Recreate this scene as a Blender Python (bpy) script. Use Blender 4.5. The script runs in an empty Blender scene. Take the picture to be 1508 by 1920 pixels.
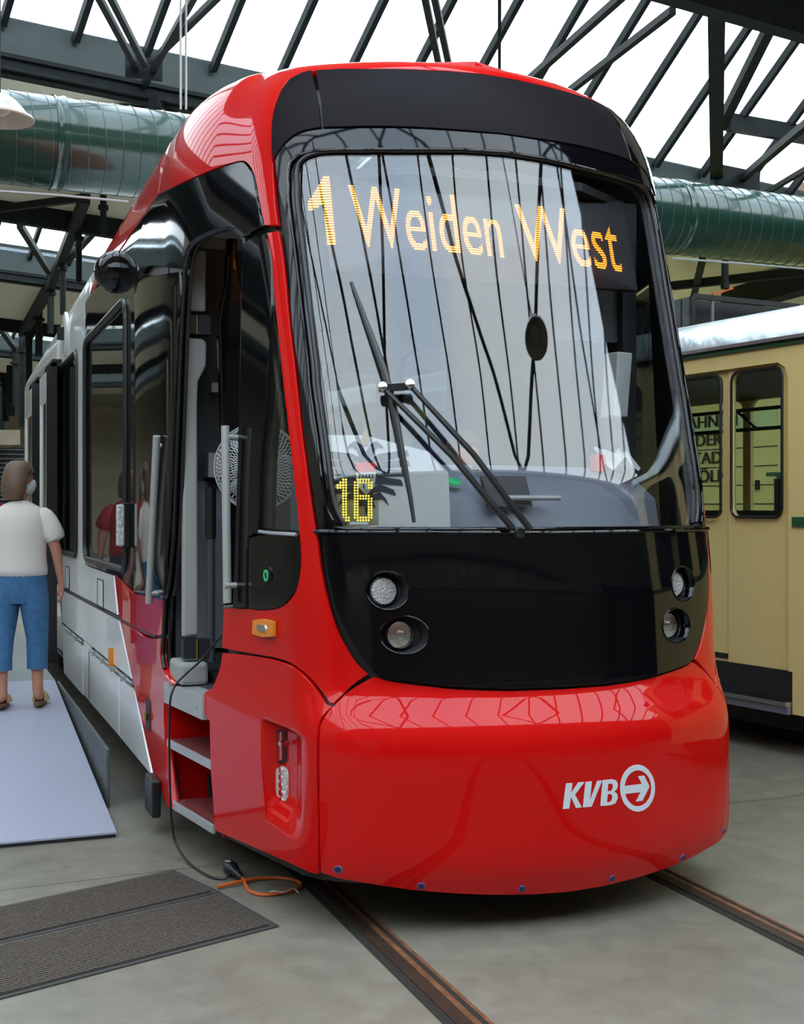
import bpy, bmesh, math, random
import numpy as np
from mathutils import Vector, Matrix
from mathutils.geometry import delaunay_2d_cdt
random.seed(7)
sc = bpy.context.scene
C = sc.collection
R = math.radians
# ------------------------------------------------ camera
cam = bpy.data.cameras.new('camera'); cam.sensor_width = 36; cam.sensor_fit = 'AUTO'
cam.lens = 2423.6*36/1920; cam.shift_y = -5.4/1920; cam.clip_end = 300
co = bpy.data.objects.new('camera', cam); C.objects.link(co)
co.location = (0, 0, 1.75); co.rotation_euler = (R(90), 0, R(-20.323)); sc.camera = co
# ------------------------------------------------ daylight and exposure
w = bpy.data.worlds.new('overcast_sky'); sc.world = w; w.use_nodes = True
nt = w.node_tree; bg = nt.nodes['Background']
tc = nt.nodes.new('ShaderNodeTexCoord'); nz = nt.nodes.new('ShaderNodeTexNoise'); nz.inputs['Scale'].default_value = 1.6
rp = nt.nodes.new('ShaderNodeValToRGB'); rp.color_ramp.elements[0].position = .35; rp.color_ramp.elements[1].position = .6
rp.color_ramp.elements[0].color = (.70, .83, 1, 1); rp.color_ramp.elements[1].color = (.95, .985, 1, 1)
nt.links.new(tc.outputs['Generated'], nz.inputs['Vector']); nt.links.new(nz.outputs['Fac'], rp.inputs['Fac'])
nt.links.new(rp.outputs['Color'], bg.inputs['Color']); bg.inputs['Strength'].default_value = SKY = 5.6
sc.view_settings.view_transform = 'Standard'; sc.view_settings.look = 'None'
sc.view_settings.gamma = 1; sc.view_settings.use_curve_mapping = False
sc.view_settings.exposure = 0.0

# ------------------------------------------------ materials
def mat(name, col, rough=.5, metal=0, coat=0, spec=.5, emit=None, es=0, noise=None, bump=None, ior=1.5):
    m = bpy.data.materials.new(name); m.use_nodes = True
    n = m.node_tree; b = n.nodes['Principled BSDF']
    b.inputs['Base Color'].default_value = (*col, 1); b.inputs['Roughness'].default_value = rough
    b.inputs['Metallic'].default_value = metal; b.inputs['Coat Weight'].default_value = coat
    b.inputs['Coat Roughness'].default_value = .02; b.inputs['Coat IOR'].default_value = 1.4; b.inputs['IOR'].default_value = ior; b.inputs['Specular IOR Level'].default_value = spec
    if emit: b.inputs['Emission Color'].default_value = (*emit, 1); b.inputs['Emission Strength'].default_value = es
    if noise:      # (scale, second colour, amount)
        t = n.nodes.new('ShaderNodeTexCoord'); z = n.nodes.new('ShaderNodeTexNoise'); z.inputs['Scale'].default_value = noise[0]
        z.inputs['Detail'].default_value = 6
        mx = n.nodes.new('ShaderNodeMix'); mx.data_type = 'RGBA'; rr = n.nodes.new('ShaderNodeMapRange')
        rr.inputs['From Min'].default_value = .35; rr.inputs['From Max'].default_value = .7; rr.inputs['To Max'].default_value = noise[2]
        n.links.new(t.outputs['Object'], z.inputs['Vector']); n.links.new(z.outputs['Fac'], rr.inputs['Value'])
        n.links.new(rr.outputs['Result'], mx.inputs['Factor'])
        mx.inputs['A'].default_value = (*col, 1); mx.inputs['B'].default_value = (*noise[1], 1)
        n.links.new(mx.outputs['Result'], b.inputs['Base Color'])
    if bump:       # (scale, strength)
        t = n.nodes.new('ShaderNodeTexCoord'); z = n.nodes.new('ShaderNodeTexNoise'); z.inputs['Scale'].default_value = bump[0]
        bp = n.nodes.new('ShaderNodeBump'); bp.inputs['Strength'].default_value = bump[1]; bp.inputs['Distance'].default_value = .02
        n.links.new(t.outputs['Object'], z.inputs['Vector']); n.links.new(z.outputs['Fac'], bp.inputs['Height'])
        n.links.new(bp.outputs['Normal'], b.inputs['Normal'])
        if coat: n.links.new(bp.outputs['Normal'], b.inputs['Coat Normal'])
    return m
def glassmat(name, tint, ior=1.5, rough=0.0, bump=None):
    m = bpy.data.materials.new(name); m.use_nodes = True; n = m.node_tree; n.nodes.clear()
    o = n.nodes.new('ShaderNodeOutputMaterial'); mx = n.nodes.new('ShaderNodeMixShader'); f = n.nodes.new('ShaderNodeFresnel')
    tr = n.nodes.new('ShaderNodeBsdfTransparent'); g = n.nodes.new('ShaderNodeBsdfGlossy')
    ge = n.nodes.new('ShaderNodeNewGeometry'); mr = n.nodes.new('ShaderNodeMapRange'); mr.inputs['To Min'].default_value = ior; mr.inputs['To Max'].default_value = 1/ior
    n.links.new(ge.outputs['Backfacing'], mr.inputs['Value']); n.links.new(mr.outputs['Result'], f.inputs['IOR']); tr.inputs['Color'].default_value = (*tint, 1); g.inputs['Roughness'].default_value = rough
    g.inputs['Color'].default_value = (1, 1, 1, 1)
    n.links.new(f.outputs[0], mx.inputs[0]); n.links.new(tr.outputs[0], mx.inputs[1]); n.links.new(g.outputs[0], mx.inputs[2])
    n.links.new(mx.outputs[0], o.inputs[0])
    if bump:
        t = n.nodes.new('ShaderNodeTexCoord'); z = n.nodes.new('ShaderNodeTexNoise'); z.inputs['Scale'].default_value = bump[0]; z.inputs['Detail'].default_value = 1
        mp = n.nodes.new('ShaderNodeMapping'); mp.inputs['Scale'].default_value = (1, 1, .55)
        bp = n.nodes.new('ShaderNodeBump'); bp.inputs['Strength'].default_value = bump[1]; bp.inputs['Distance'].default_value = .02
        n.links.new(t.outputs['Object'], mp.inputs[0]); n.links.new(mp.outputs[0], z.inputs['Vector']); n.links.new(z.outputs['Fac'], bp.inputs['Height'])
        n.links.new(bp.outputs['Normal'], g.inputs['Normal']); n.links.new(bp.outputs['Normal'], f.inputs['Normal'])
    return m
M = dict(
 red=mat('red_paint', (.54, .0018, .0015), .45, coat=.85, spec=.05), black=mat('gloss_black', (.0025, .0025, .0035), .05, spec=.42, bump=(.9, .12)),
 screen=mat('dark_screen', (.010, .008, .010), .5, spec=.06), white=mat('white_paint', (.84, .85, .83), .22, coat=.5), rubber=mat('rubber', (.010, .010, .011), .38),
 dark=mat('matt_dark', (.012, .012, .014), .6), grey=mat('silver_aluminium', (.42, .43, .42), .38, metal=.35), steel=mat('brushed_steel', (.5, .5, .5), .3, metal=.9),
 lightgrey=mat('interior_grey', (.33, .33, .31), .5), midgrey=mat('console_grey', (.16, .17, .20), .45), dkgrey=mat('interior_dark_grey', (.05, .055, .06), .5),
 letter=mat('white_letter', (.62, .66, .70), .4), amber=mat('amber_led', (.2, .05, .0), .5, emit=(1, .25, .008), es=4.0),
 yled=mat('yellow_led', (.2, .15, .0), .5, emit=(1, .72, .06), es=2.4), orange=mat('orange_lens', (.75, .22, .01), .15, coat=1),
 redlens=mat('red_lens', (.35, .002, .002), .12, coat=1), clear=mat('clear_lens', (.55, .55, .52), .12, coat=1, bump=(60, .6)),
 lens=mat('headlamp_lens', (.42, .42, .40), .15, coat=1, bump=(140, .8)), chrome=mat('chrome', (.7, .7, .7), .12, metal=1),
 glass=glassmat('windscreen_glass', (.93, .945, .96), 1.55, bump=(.9, .75)), tint=glassmat('tinted_glass', (.42, .45, .46), 1.65, bump=(.8, .08)),
 clearglass=glassmat('window_glass', (.86, .9, .88), 1.45), skyglass=glassmat('frosted_rooflight', (.93, .96, .97), 1.3),
 steelgreen=mat('green_black_steel', (.010, .013, .013), .6, spec=.15, noise=(8, (.020, .028, .026), .6)), flash=mat('green_flashing', (.028, .045, .044), .5, noise=(3, (.016, .030, .028), .7)),
 cream=mat('cream_ceiling', (.84, .79, .65), .8, noise=(1.2, (.72, .66, .52), .5)), duct=mat('green_duct', (.013, .048, .034), .2, coat=.5, noise=(2, (.018, .062, .046), .6)),
 ductseam=mat('duct_seam', (.05, .10, .085), .3), concrete_b=mat('kerb_concrete', (.25, .25, .22), .8),
 rust=mat('rusty_rail', (.12, .055, .028), .55, metal=.3, noise=(14, (.30, .12, .045), .9)), railsteel=mat('rail_steel', (.030, .020, .014), .55, metal=.3, noise=(20, (.07, .035, .018), .8)),
 pit=mat('flangeway_dark', (.014, .010, .007), .9), plat=mat('ramp_white_board', (.33, .34, .42), .5), platgrey=mat('landing_grey', (.22, .25, .24), .5),
 board=mat('grey_board', (.065, .075, .075), .6, noise=(9, (.13, .14, .14), .6)), orangecable=mat('orange_cable', (.55, .10, .015), .45),
 yellow=mat('cream_yellow_paint', (.82, .64, .26), .38, coat=.25), wagon=mat('wagon_yellow', (.70, .66, .24), .6), wagonl=mat('wagon_pale_green', (.52, .66, .30), .6),
 silverroof=mat('silver_roof', (.62, .66, .67), .33, metal=.75, noise=(3, (.45, .5, .5), .7), bump=(6, .5)), tramgreen=mat('dark_green_trim', (.02, .10, .045), .4),
 skin=mat('skin', (.48, .22, .14), .5), shirt=mat('white_shirt', (.66, .61, .56), .85), jeans=mat('blue_jeans', (.035, .12, .26), .85, noise=(25, (.06, .17, .33), .8)),
 navy=mat('navy_jeans', (.012, .018, .04), .85), hair=mat('brown_hair', (.11, .060, .036), .5, noise=(70, (.16, .10, .06), .6)), sandal=mat('tan_sandal', (.50, .33, .18), .7), cork=mat('cork_sole', (.16, .08, .04), .8),
 mask=mat('face_mask', (.62, .63, .60), .8), crimson=mat('crimson_cloth', (.35, .01, .03), .8), pink=mat('pink_cloth', (.60, .16, .18), .8), shoe=mat('pale_shoe', (.55, .52, .50), .7),
 bluefab=mat('blue_fabric', (.012, .02, .06), .8), green=mat('green_button', (.01, .25, .08), .3, emit=(.02, .5, .15), es=.4), paper=mat('paper', (.55, .55, .53), .7),
 redplastic=mat('red_plastic', (.6, .02, .02), .4), brass=mat('brass', (.55, .35, .10), .3, metal=1), hivis=mat('yellow_mark', (.75, .55, .02), .5),
 lampshade=mat('enamel_shade', (.62, .55, .42), .3, coat=.6), shade_in=mat('shade_inner', (.6, .62, .58), .4), shutter=mat('louvre_black', (.012, .012, .013), .5),
 wallm=mat('masonry_wall', (.30, .26, .19), .8, noise=(2, (.2, .17, .12), .6)), brick=mat('brown_wall', (.10, .05, .03), .8), bluedot=mat('sensor_blue', (.012, .012, .05), .3), dotring=mat('sensor_ring', (.12, .10, .30), .3))

# ------------------------------------------------ object helpers
def tag(o, label=None, cat=None, group=None, kind=None):
    if label: o['label'] = label
    if cat: o['category'] = cat
    if group: o['group'] = group
    if kind: o['kind'] = kind
    return o
def empty(name, loc=(0, 0, 0), rz=0, label=None, cat=None, group=None):
    o = bpy.data.objects.new(name, None); C.objects.link(o); o.location = loc; o.rotation_euler = (0, 0, rz)
    o.empty_display_size = .2
    return tag(o, label, cat, group)
class MB:
    """collects plain solids into one mesh"""
    def __init__(s): s.v = []; s.f = []
    def add(s, vs, fs):
        k = len(s.v); s.v += [tuple(map(float, v)) for v in vs]; s.f += [tuple(i+k for i in f) for f in fs]; return s
    def hexa(s, p):
        return s.add(p, [(0, 3, 2, 1), (4, 5, 6, 7), (0, 1, 5, 4), (1, 2, 6, 5), (2, 3, 7, 6), (3, 0, 4, 7)])
    def box(s, a, b):
        x0, y0, z0 = a; x1, y1, z1 = b
        return s.hexa([(x0, y0, z0), (x1, y0, z0), (x1, y1, z0), (x0, y1, z0), (x0, y0, z1), (x1, y0, z1), (x1, y1, z1), (x0, y1, z1)])
    def bar(s, a, b, wd, ht=None, up=(0, 0, 1)):
        a = Vector(a); b = Vector(b); d = (b-a).normalized(); u = Vector(up)
        if abs(d.dot(u)) > .98: u = Vector((0, 1, 0))
        r = d.cross(u).normalized()*(wd/2); u = r.cross(d).normalized()*((ht or wd)/2)
        return s.hexa([a-r-u, a+r-u, b+r-u, b-r-u, a-r+u, a+r+u, b+r+u, b-r+u])
    def tube(s, pts, r, n=10, caps=True, closed=False):
        pts = [Vector(p) for p in pts]; N = len(pts); rs = r if isinstance(r, (list, tuple)) else [r]*N
        rings = []; ref = None
        for i, p in enumerate(pts):
            if closed: d = pts[(i+1) % N]-pts[i-1]
            else: d = pts[min(i+1, N-1)]-pts[max(i-1, 0)]
            d.normalize()
            if ref is None: ref = Vector((0, 0, 1)) if abs(d.z) < .9 else Vector((1, 0, 0))
            u = (ref-d*ref.dot(d))
            if u.length < 1e-4: u = d.orthogonal()
            u.normalize(); ref = u; q = d.cross(u)
            rings.append([p+(u*math.cos(t)+q*math.sin(t))*rs[i] for t in [2*math.pi*k/n for k in range(n)]])
        k0 = len(s.v); vs = [v for g in rings for v in g]; fs = []
        for i in range(N if closed else N-1):
            for k in range(n):
                a = i*n+k; b = i*n+(k+1) % n; c = ((i+1) % N)*n+(k+1) % n; d = ((i+1) % N)*n+k
                fs.append((a, b, c, d))
        if caps and not closed: fs += [tuple(range(n))[::-1], tuple((N-1)*n+k for k in range(n))]
        return s.add(vs, fs)
    def lathe(s, prof, n=32, loc=(0, 0, 0), ax=None, x=None):
        """prof: (radius, height) list about axis ax at loc"""
        ax = Vector(ax if ax is not None else (0, 0, 1)).normalized(); u = Vector(x).normalized() if x is not None else ax.orthogonal().normalized(); q = ax.cross(u); L = Vector(loc)
        vs = []; fs = []
        for (r, h) in prof:
            for k in range(n):
                t = 2*math.pi*k/n; vs.append(L+ax*h+(u*math.cos(t)+q*math.sin(t))*r)
        for i in range(len(prof)-1):
            for k in range(n): fs.append((i*n+k, i*n+(k+1) % n, (i+1)*n+(k+1) % n, (i+1)*n+k))
        fs += [tuple(range(n))[::-1], tuple((len(prof)-1)*n+k for k in range(n))]
        return s.add(vs, fs)
    def xf(s, fn): s.v = [tuple(fn(*v)) for v in s.v]; return s
    def build(s, name, m, parent=None, smooth=False, bevel=0, label=None, loc=None):
        me = bpy.data.meshes.new(name); me.from_pydata(s.v, [], s.f); me.update()
        me.materials.append(M[m] if isinstance(m, str) else m)
        o = bpy.data.objects.new(name, me); C.objects.link(o)
        if parent: o.parent = parent
        if loc: o.location = loc
        bm = bmesh.new(); bm.from_mesh(me); bmesh.ops.recalc_face_normals(bm, faces=bm.faces); bm.to_mesh(me); bm.free()
        if smooth:
            for p in me.polygons: p.use_smooth = True
            try: me.set_sharp_from_angle(angle=R(40))
            except Exception: pass
        if bevel:
            b = o.modifiers.new('bevel', 'BEVEL'); b.width = bevel; b.segments = 2; b.limit_method = 'ANGLE'; b.angle_limit = R(40)
        if label: o['label'] = label
        return o
def spline(pts, n=8):
    pts = [Vector(p) for p in pts]; out = []
    for i in range(len(pts)-1):
        p0 = pts[max(i-1, 0)]; p1 = pts[i]; p2 = pts[i+1]; p3 = pts[min(i+2, len(pts)-1)]
        for k in range(n):
            t = k/n; out.append(.5*((2*p1)+(p2-p0)*t+(2*p0-5*p1+4*p2-p3)*t*t+(-p0+3*p1-3*p2+p3)*t**3))
    return out+[pts[-1]]
def copy_tree(o, parent=None):
    c = o.copy(); C.objects.link(c)
    if parent: c.parent = parent
    for ch in list(o.children): copy_tree(ch, c)
    return c
def text_mesh(txt, size=1):
    cu = bpy.data.curves.new('lettering', 'FONT'); cu.body = txt; cu.size = size; cu.align_x = 'CENTER'; cu.align_y = 'BOTTOM_BASELINE'
    o = bpy.data.objects.new('lettering', cu); C.objects.link(o); bpy.context.view_layer.update()
    dg = bpy.context.evaluated_depsgraph_get(); me = bpy.data.meshes.new_from_object(o.evaluated_get(dg))
    V = [tuple(v.co[:2]) for v in me.vertices]; F = [tuple(p.vertices) for p in me.polygons]
    bpy.data.objects.remove(o); bpy.data.curves.remove(cu); bpy.data.meshes.remove(me)
    return V, F
# ------------------------------------------------ shape data of the red tram, (s, v) outlines
PX = {
'bumper': [(-0.156,0.157),(-0.188,0.159),(-0.231,0.162),(-0.281,0.165),(-0.333,0.168),(-0.382,0.171),(-0.429,0.175),(-0.478,0.179),(-0.526,0.184),(-0.572,0.188),(-0.615,0.193),(-0.656,0.197),(-0.694,0.203),(-0.731,0.208),(-0.766,0.213),(-0.798,0.218),(-0.828,0.223),(-0.857,0.227),(-0.879,0.231),(-0.899,0.235),(-0.917,0.238),(-0.943,0.244),(-0.964,0.249),(-0.979,0.252),(-0.981,0.274),(-0.983,0.305),(-0.985,0.341),(-0.987,0.38),(-0.987,0.421),(-0.988,0.465),(-0.989,0.515),(-0.989,0.567),(-0.989,0.617),(-0.99,0.662),(-0.99,0.702),(-0.989,0.741),(-0.989,0.776),(-0.986,0.806),(-0.983,0.831),(-0.975,0.859),(-0.967,0.874),(-0.956,0.889),(-0.943,0.906),(-0.929,0.922),(-0.913,0.939),(-0.9,0.953),(-0.886,0.969),(-0.872,0.985),(-0.858,0.999),(-0.838,1.013),(-0.817,1.026),(-0.797,1.038),(-0.784,1.046),(-0.766,1.053),(-0.751,1.049),(-0.733,1.042),(-0.708,1.036),(-0.688,1.032),(-0.664,1.029),(-0.639,1.026),(-0.612,1.022),(-0.586,1.019),(-0.56,1.016),(-0.535,1.012),(-0.509,1.009),(-0.48,1.006),(-0.448,1.003),(-0.406,1.001),(-0.356,0.998),(-0.305,0.996),(-0.26,0.994),(-0.228,0.992),(0,0.991),(0,0.153)],
'mask': [(-0.327,1.648),(-0.369,1.648),(-0.428,1.647),(-0.496,1.646),(-0.566,1.645),(-0.631,1.644),(-0.696,1.643),(-0.767,1.642),(-0.835,1.641),(-0.886,1.64),(-0.921,1.639),(-0.923,1.625),(-0.924,1.605),(-0.924,1.578),(-0.923,1.56),(-0.921,1.538),(-0.919,1.515),(-0.916,1.491),(-0.914,1.467),(-0.911,1.443),(-0.907,1.416),(-0.904,1.39),(-0.9,1.365),(-0.895,1.341),(-0.889,1.315),(-0.882,1.291),(-0.874,1.269),(-0.867,1.247),(-0.86,1.226),(-0.851,1.206),(-0.841,1.186),(-0.831,1.168),(-0.819,1.15),(-0.807,1.133),(-0.795,1.117),(-0.784,1.103),(-0.769,1.08),(-0.759,1.066),(-0.748,1.061),(-0.731,1.055),(-0.707,1.049),(-0.687,1.045),(-0.664,1.041),(-0.638,1.037),(-0.611,1.033),(-0.585,1.03),(-0.559,1.026),(-0.534,1.023),(-0.508,1.02),(-0.48,1.017),(-0.447,1.014),(-0.405,1.011),(-0.355,1.008),(-0.304,1.005),(-0.259,1.003),(-0.227,1.001),(0,0.999),(0,1.648)],
'glass': [(-0.326,1.664),(-0.358,1.664),(-0.402,1.664),(-0.453,1.664),(-0.508,1.664),(-0.561,1.664),(-0.617,1.664),(-0.68,1.664),(-0.742,1.664),(-0.795,1.664),(-0.834,1.666),(-0.862,1.674),(-0.859,1.689),(-0.866,1.703),(-0.872,1.721),(-0.878,1.74),(-0.882,1.759),(-0.886,1.779),(-0.888,1.801),(-0.89,1.821),(-0.892,1.842),(-0.893,1.876),(-0.894,1.906),(-0.895,1.943),(-0.896,1.984),(-0.897,2.026),(-0.898,2.067),(-0.9,2.106),(-0.902,2.147),(-0.903,2.188),(-0.905,2.226),(-0.906,2.262),(-0.907,2.29),(-0.907,2.312),(-0.906,2.334),(-0.906,2.36),(-0.906,2.395),(-0.907,2.444),(-0.908,2.503),(-0.909,2.566),(-0.911,2.63),(-0.912,2.688),(-0.913,2.741),(-0.914,2.793),(-0.915,2.842),(-0.916,2.89),(-0.917,2.937),(-0.919,2.985),(-0.92,3.033),(-0.921,3.079),(-0.922,3.12),(-0.922,3.153),(-0.921,3.185),(-0.92,3.2),(-0.918,3.215),(-0.918,3.237),(-0.917,3.259),(-0.916,3.28),(-0.911,3.306),(-0.903,3.329),(-0.891,3.345),(-0.877,3.358),(-0.86,3.367),(-0.836,3.374),(-0.821,3.377),(-0.803,3.379),(-0.774,3.38),(-0.746,3.38),(-0.711,3.38),(-0.673,3.379),(-0.635,3.379),(-0.602,3.38),(-0.574,3.38),(-0.55,3.38),(-0.527,3.38),(-0.5,3.38),(-0.468,3.381),(-0.423,3.382),(-0.368,3.384),(-0.312,3.387),(-0.261,3.389),(-0.225,3.392),(0,3.397),(0,1.664)],
'ring': [(-0.327,1.653),(-0.369,1.653),(-0.428,1.652),(-0.496,1.652),(-0.565,1.652),(-0.631,1.651),(-0.697,1.65),(-0.768,1.648),(-0.837,1.646),(-0.889,1.645),(-0.925,1.643),(-0.938,1.643),(-0.941,1.662),(-0.944,1.688),(-0.948,1.719),(-0.95,1.749),(-0.953,1.771),(-0.954,1.793),(-0.956,1.816),(-0.958,1.842),(-0.96,1.874),(-0.963,1.913),(-0.965,1.958),(-0.968,2.007),(-0.97,2.057),(-0.972,2.106),(-0.973,2.154),(-0.973,2.203),(-0.973,2.252),(-0.974,2.302),(-0.974,2.351),(-0.976,2.4),(-0.977,2.451),(-0.979,2.501),(-0.981,2.549),(-0.981,2.595),(-0.981,2.637),(-0.98,2.675),(-0.978,2.712),(-0.977,2.748),(-0.975,2.786),(-0.972,2.829),(-0.969,2.875),(-0.966,2.921),(-0.964,2.96),(-0.962,2.987),(-0.963,3.006),(-0.964,3.032),(-0.966,3.062),(-0.969,3.091),(-0.973,3.12),(-0.978,3.151),(-0.983,3.181),(-0.987,3.211),(-0.99,3.24),(-0.992,3.27),(-0.994,3.296),(-0.995,3.317),(-0.996,3.336),(-0.992,3.349),(-0.984,3.367),(-0.972,3.388),(-0.957,3.407),(-0.944,3.419),(-0.93,3.431),(-0.915,3.442),(-0.899,3.451),(-0.884,3.457),(-0.869,3.462),(-0.849,3.465),(-0.82,3.468),(-0.79,3.469),(-0.755,3.469),(-0.717,3.469),(-0.678,3.469),(-0.64,3.469),(-0.604,3.469),(-0.568,3.469),(-0.531,3.469),(-0.494,3.47),(-0.457,3.47),(-0.416,3.469),(-0.372,3.469),(-0.328,3.468),(-0.29,3.468),(-0.263,3.468),(0,3.47),(0,1.653)],
'fairing': [(-0.262,3.474),(-0.289,3.474),(-0.327,3.475),(-0.371,3.475),(-0.415,3.476),(-0.456,3.476),(-0.494,3.476),(-0.531,3.477),(-0.568,3.477),(-0.604,3.477),(-0.639,3.477),(-0.676,3.477),(-0.714,3.476),(-0.75,3.476),(-0.78,3.476),(-0.802,3.476),(-0.802,3.49),(-0.803,3.511),(-0.805,3.537),(-0.807,3.564),(-0.81,3.593),(-0.815,3.624),(-0.822,3.662),(-0.83,3.705),(-0.849,3.787),(-0.732,3.791),(-0.623,3.784),(-0.557,3.781),(-0.49,3.779),(-0.427,3.777),(-0.366,3.776),(-0.301,3.776),(-0.239,3.777),(-0.185,3.779),(-0.145,3.781),(0,3.786),(0,3.474)],
'fairing_corner': [(-0.982,3.572),(-0.987,3.554),(-0.992,3.521),(-0.993,3.501),(-0.995,3.477),(-0.996,3.451),(-0.998,3.429),(-0.999,3.411),(-0.997,3.378),(-0.994,3.36),(-0.985,3.375),(-0.972,3.398),(-0.956,3.415),(-0.944,3.427),(-0.93,3.439),(-0.915,3.45),(-0.899,3.459),(-0.879,3.466),(-0.857,3.47),(-0.831,3.474),(-0.813,3.476),(-0.814,3.498),(-0.815,3.52),(-0.817,3.543),(-0.819,3.568),(-0.822,3.593),(-0.868,3.79),(-0.9,3.775),(-0.94,3.73),(-0.965,3.66)],
'dome': [(-2.997,3.443),(-2.901,3.432),(-2.773,3.418),(-2.659,3.408),(-2.566,3.402),(-2.496,3.399),(-2.426,3.397),(-2.362,3.397),(-2.306,3.397),(-2.259,3.399),(-2.214,3.4),(-2.124,3.401),(-2.012,3.402),(-1.898,3.402),(-1.733,3.403),(-1.572,3.402),(-1.442,3.4),(-1.333,3.393),(-1.262,3.378),(-1.209,3.361),(-1.161,3.339),(-1.122,3.31),(-1.105,3.286),(-1.098,3.259),(-1.095,3.23),(-1.092,3.2),(-1.089,3.173),(-1.085,3.139),(-1.081,3.104),(-1.077,3.073),(-1.074,3.052),(-1.041,3.047),(-1.012,3.043),(-1.013,3.061),(-1.014,3.087),(-1.015,3.117),(-1.015,3.15),(-1.015,3.18),(-1.013,3.213),(-1.012,3.247),(-1.011,3.28),(-1.009,3.309),(-1.009,3.339),(-1.008,3.364),(-1.007,3.388),(-1.006,3.412),(-1.004,3.432),(-1.003,3.454),(-1.001,3.478),(-1,3.501),(-0.999,3.522),(-0.997,3.553),(-0.994,3.581),(-0.991,3.605),(-0.975,3.66),(-0.955,3.73),(-0.92,3.785),(-0.88,3.8),(-0.8,3.803),(-0.6,3.8),(-0.4,3.8),(-0.2,3.805),(0,3.81),(0,4.97),(-3.04,4.97),(-3.04,3.46)],
'pillar_panel': [(-1.063,3.011),(-1.035,3.011),(-1.01,3.012),(-1.008,2.99),(-1.006,2.961),(-1.004,2.925),(-1.001,2.886),(-1,2.845),(-0.999,2.8),(-0.998,2.751),(-0.998,2.699),(-0.998,2.647),(-0.997,2.596),(-0.996,2.547),(-0.994,2.498),(-0.993,2.45),(-0.991,2.401),(-0.99,2.352),(-0.989,2.303),(-0.988,2.253),(-0.987,2.204),(-0.986,2.155),(-0.985,2.107),(-0.983,2.058),(-0.981,2.007),(-0.979,1.959),(-0.977,1.914),(-0.975,1.874),(-0.973,1.843),(-0.971,1.817),(-0.969,1.794),(-0.967,1.772),(-0.965,1.749),(-0.962,1.725),(-0.96,1.7),(-0.957,1.676),(-0.955,1.652),(-0.952,1.627),(-0.95,1.603),(-0.949,1.578),(-0.947,1.554),(-0.946,1.529),(-0.944,1.504),(-0.941,1.48),(-0.938,1.456),(-0.935,1.432),(-0.932,1.407),(-0.927,1.383),(-0.922,1.357),(-0.917,1.33),(-0.91,1.303),(-0.904,1.278),(-0.898,1.255),(-0.891,1.231),(-0.883,1.211),(-0.876,1.192),(-0.868,1.174),(-0.861,1.155),(-0.851,1.136),(-0.84,1.119),(-0.83,1.104),(-0.816,1.088),(-0.801,1.074),(-0.791,1.065),(-0.804,1.056),(-0.822,1.043),(-0.841,1.028),(-0.861,1.012),(-0.875,0.994),(-0.888,0.977),(-0.905,0.96),(-0.917,0.946),(-0.93,0.95),(-0.937,0.965),(-0.95,0.988),(-0.96,1.002),(-0.972,1.017),(-0.986,1.033),(-1.002,1.047),(-1.018,1.06),(-1.037,1.072),(-1.058,1.082),(-1.08,1.09),(-1.121,1.097),(-1.175,1.1),(-1.239,1.102),(-1.298,1.103),(-1.363,1.102),(-1.435,1.101),(-1.515,1.1),(-1.593,1.1),(-1.685,1.099),(-1.779,1.098),(-1.862,1.098),(-1.921,1.097),(-1.919,1.12),(-1.917,1.152),(-1.914,1.185),(-1.91,1.212),(-1.906,1.241),(-1.902,1.268),(-1.899,1.286),(-1.85,1.288),(-1.78,1.291),(-1.702,1.294),(-1.628,1.296),(-1.569,1.298),(-1.507,1.298),(-1.463,1.297),(-1.413,1.299),(-1.344,1.304),(-1.271,1.311),(-1.206,1.321),(-1.156,1.334),(-1.114,1.349),(-1.086,1.366),(-1.068,1.383),(-1.054,1.402),(-1.043,1.427),(-1.037,1.446),(-1.031,1.466),(-1.027,1.489),(-1.023,1.515),(-1.021,1.543),(-1.02,1.575),(-1.021,1.612),(-1.023,1.65),(-1.025,1.689),(-1.026,1.724),(-1.027,1.755),(-1.029,1.783),(-1.031,1.81),(-1.033,1.84),(-1.035,1.875),(-1.036,1.916),(-1.038,1.962),(-1.039,2.01),(-1.041,2.06),(-1.042,2.109),(-1.043,2.157),(-1.045,2.205),(-1.046,2.254),(-1.048,2.307),(-1.049,2.366),(-1.051,2.437),(-1.052,2.516),(-1.053,2.599),(-1.054,2.68),(-1.055,2.751),(-1.057,2.815),(-1.059,2.877),(-1.061,2.932),(-1.062,2.977)],
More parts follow.
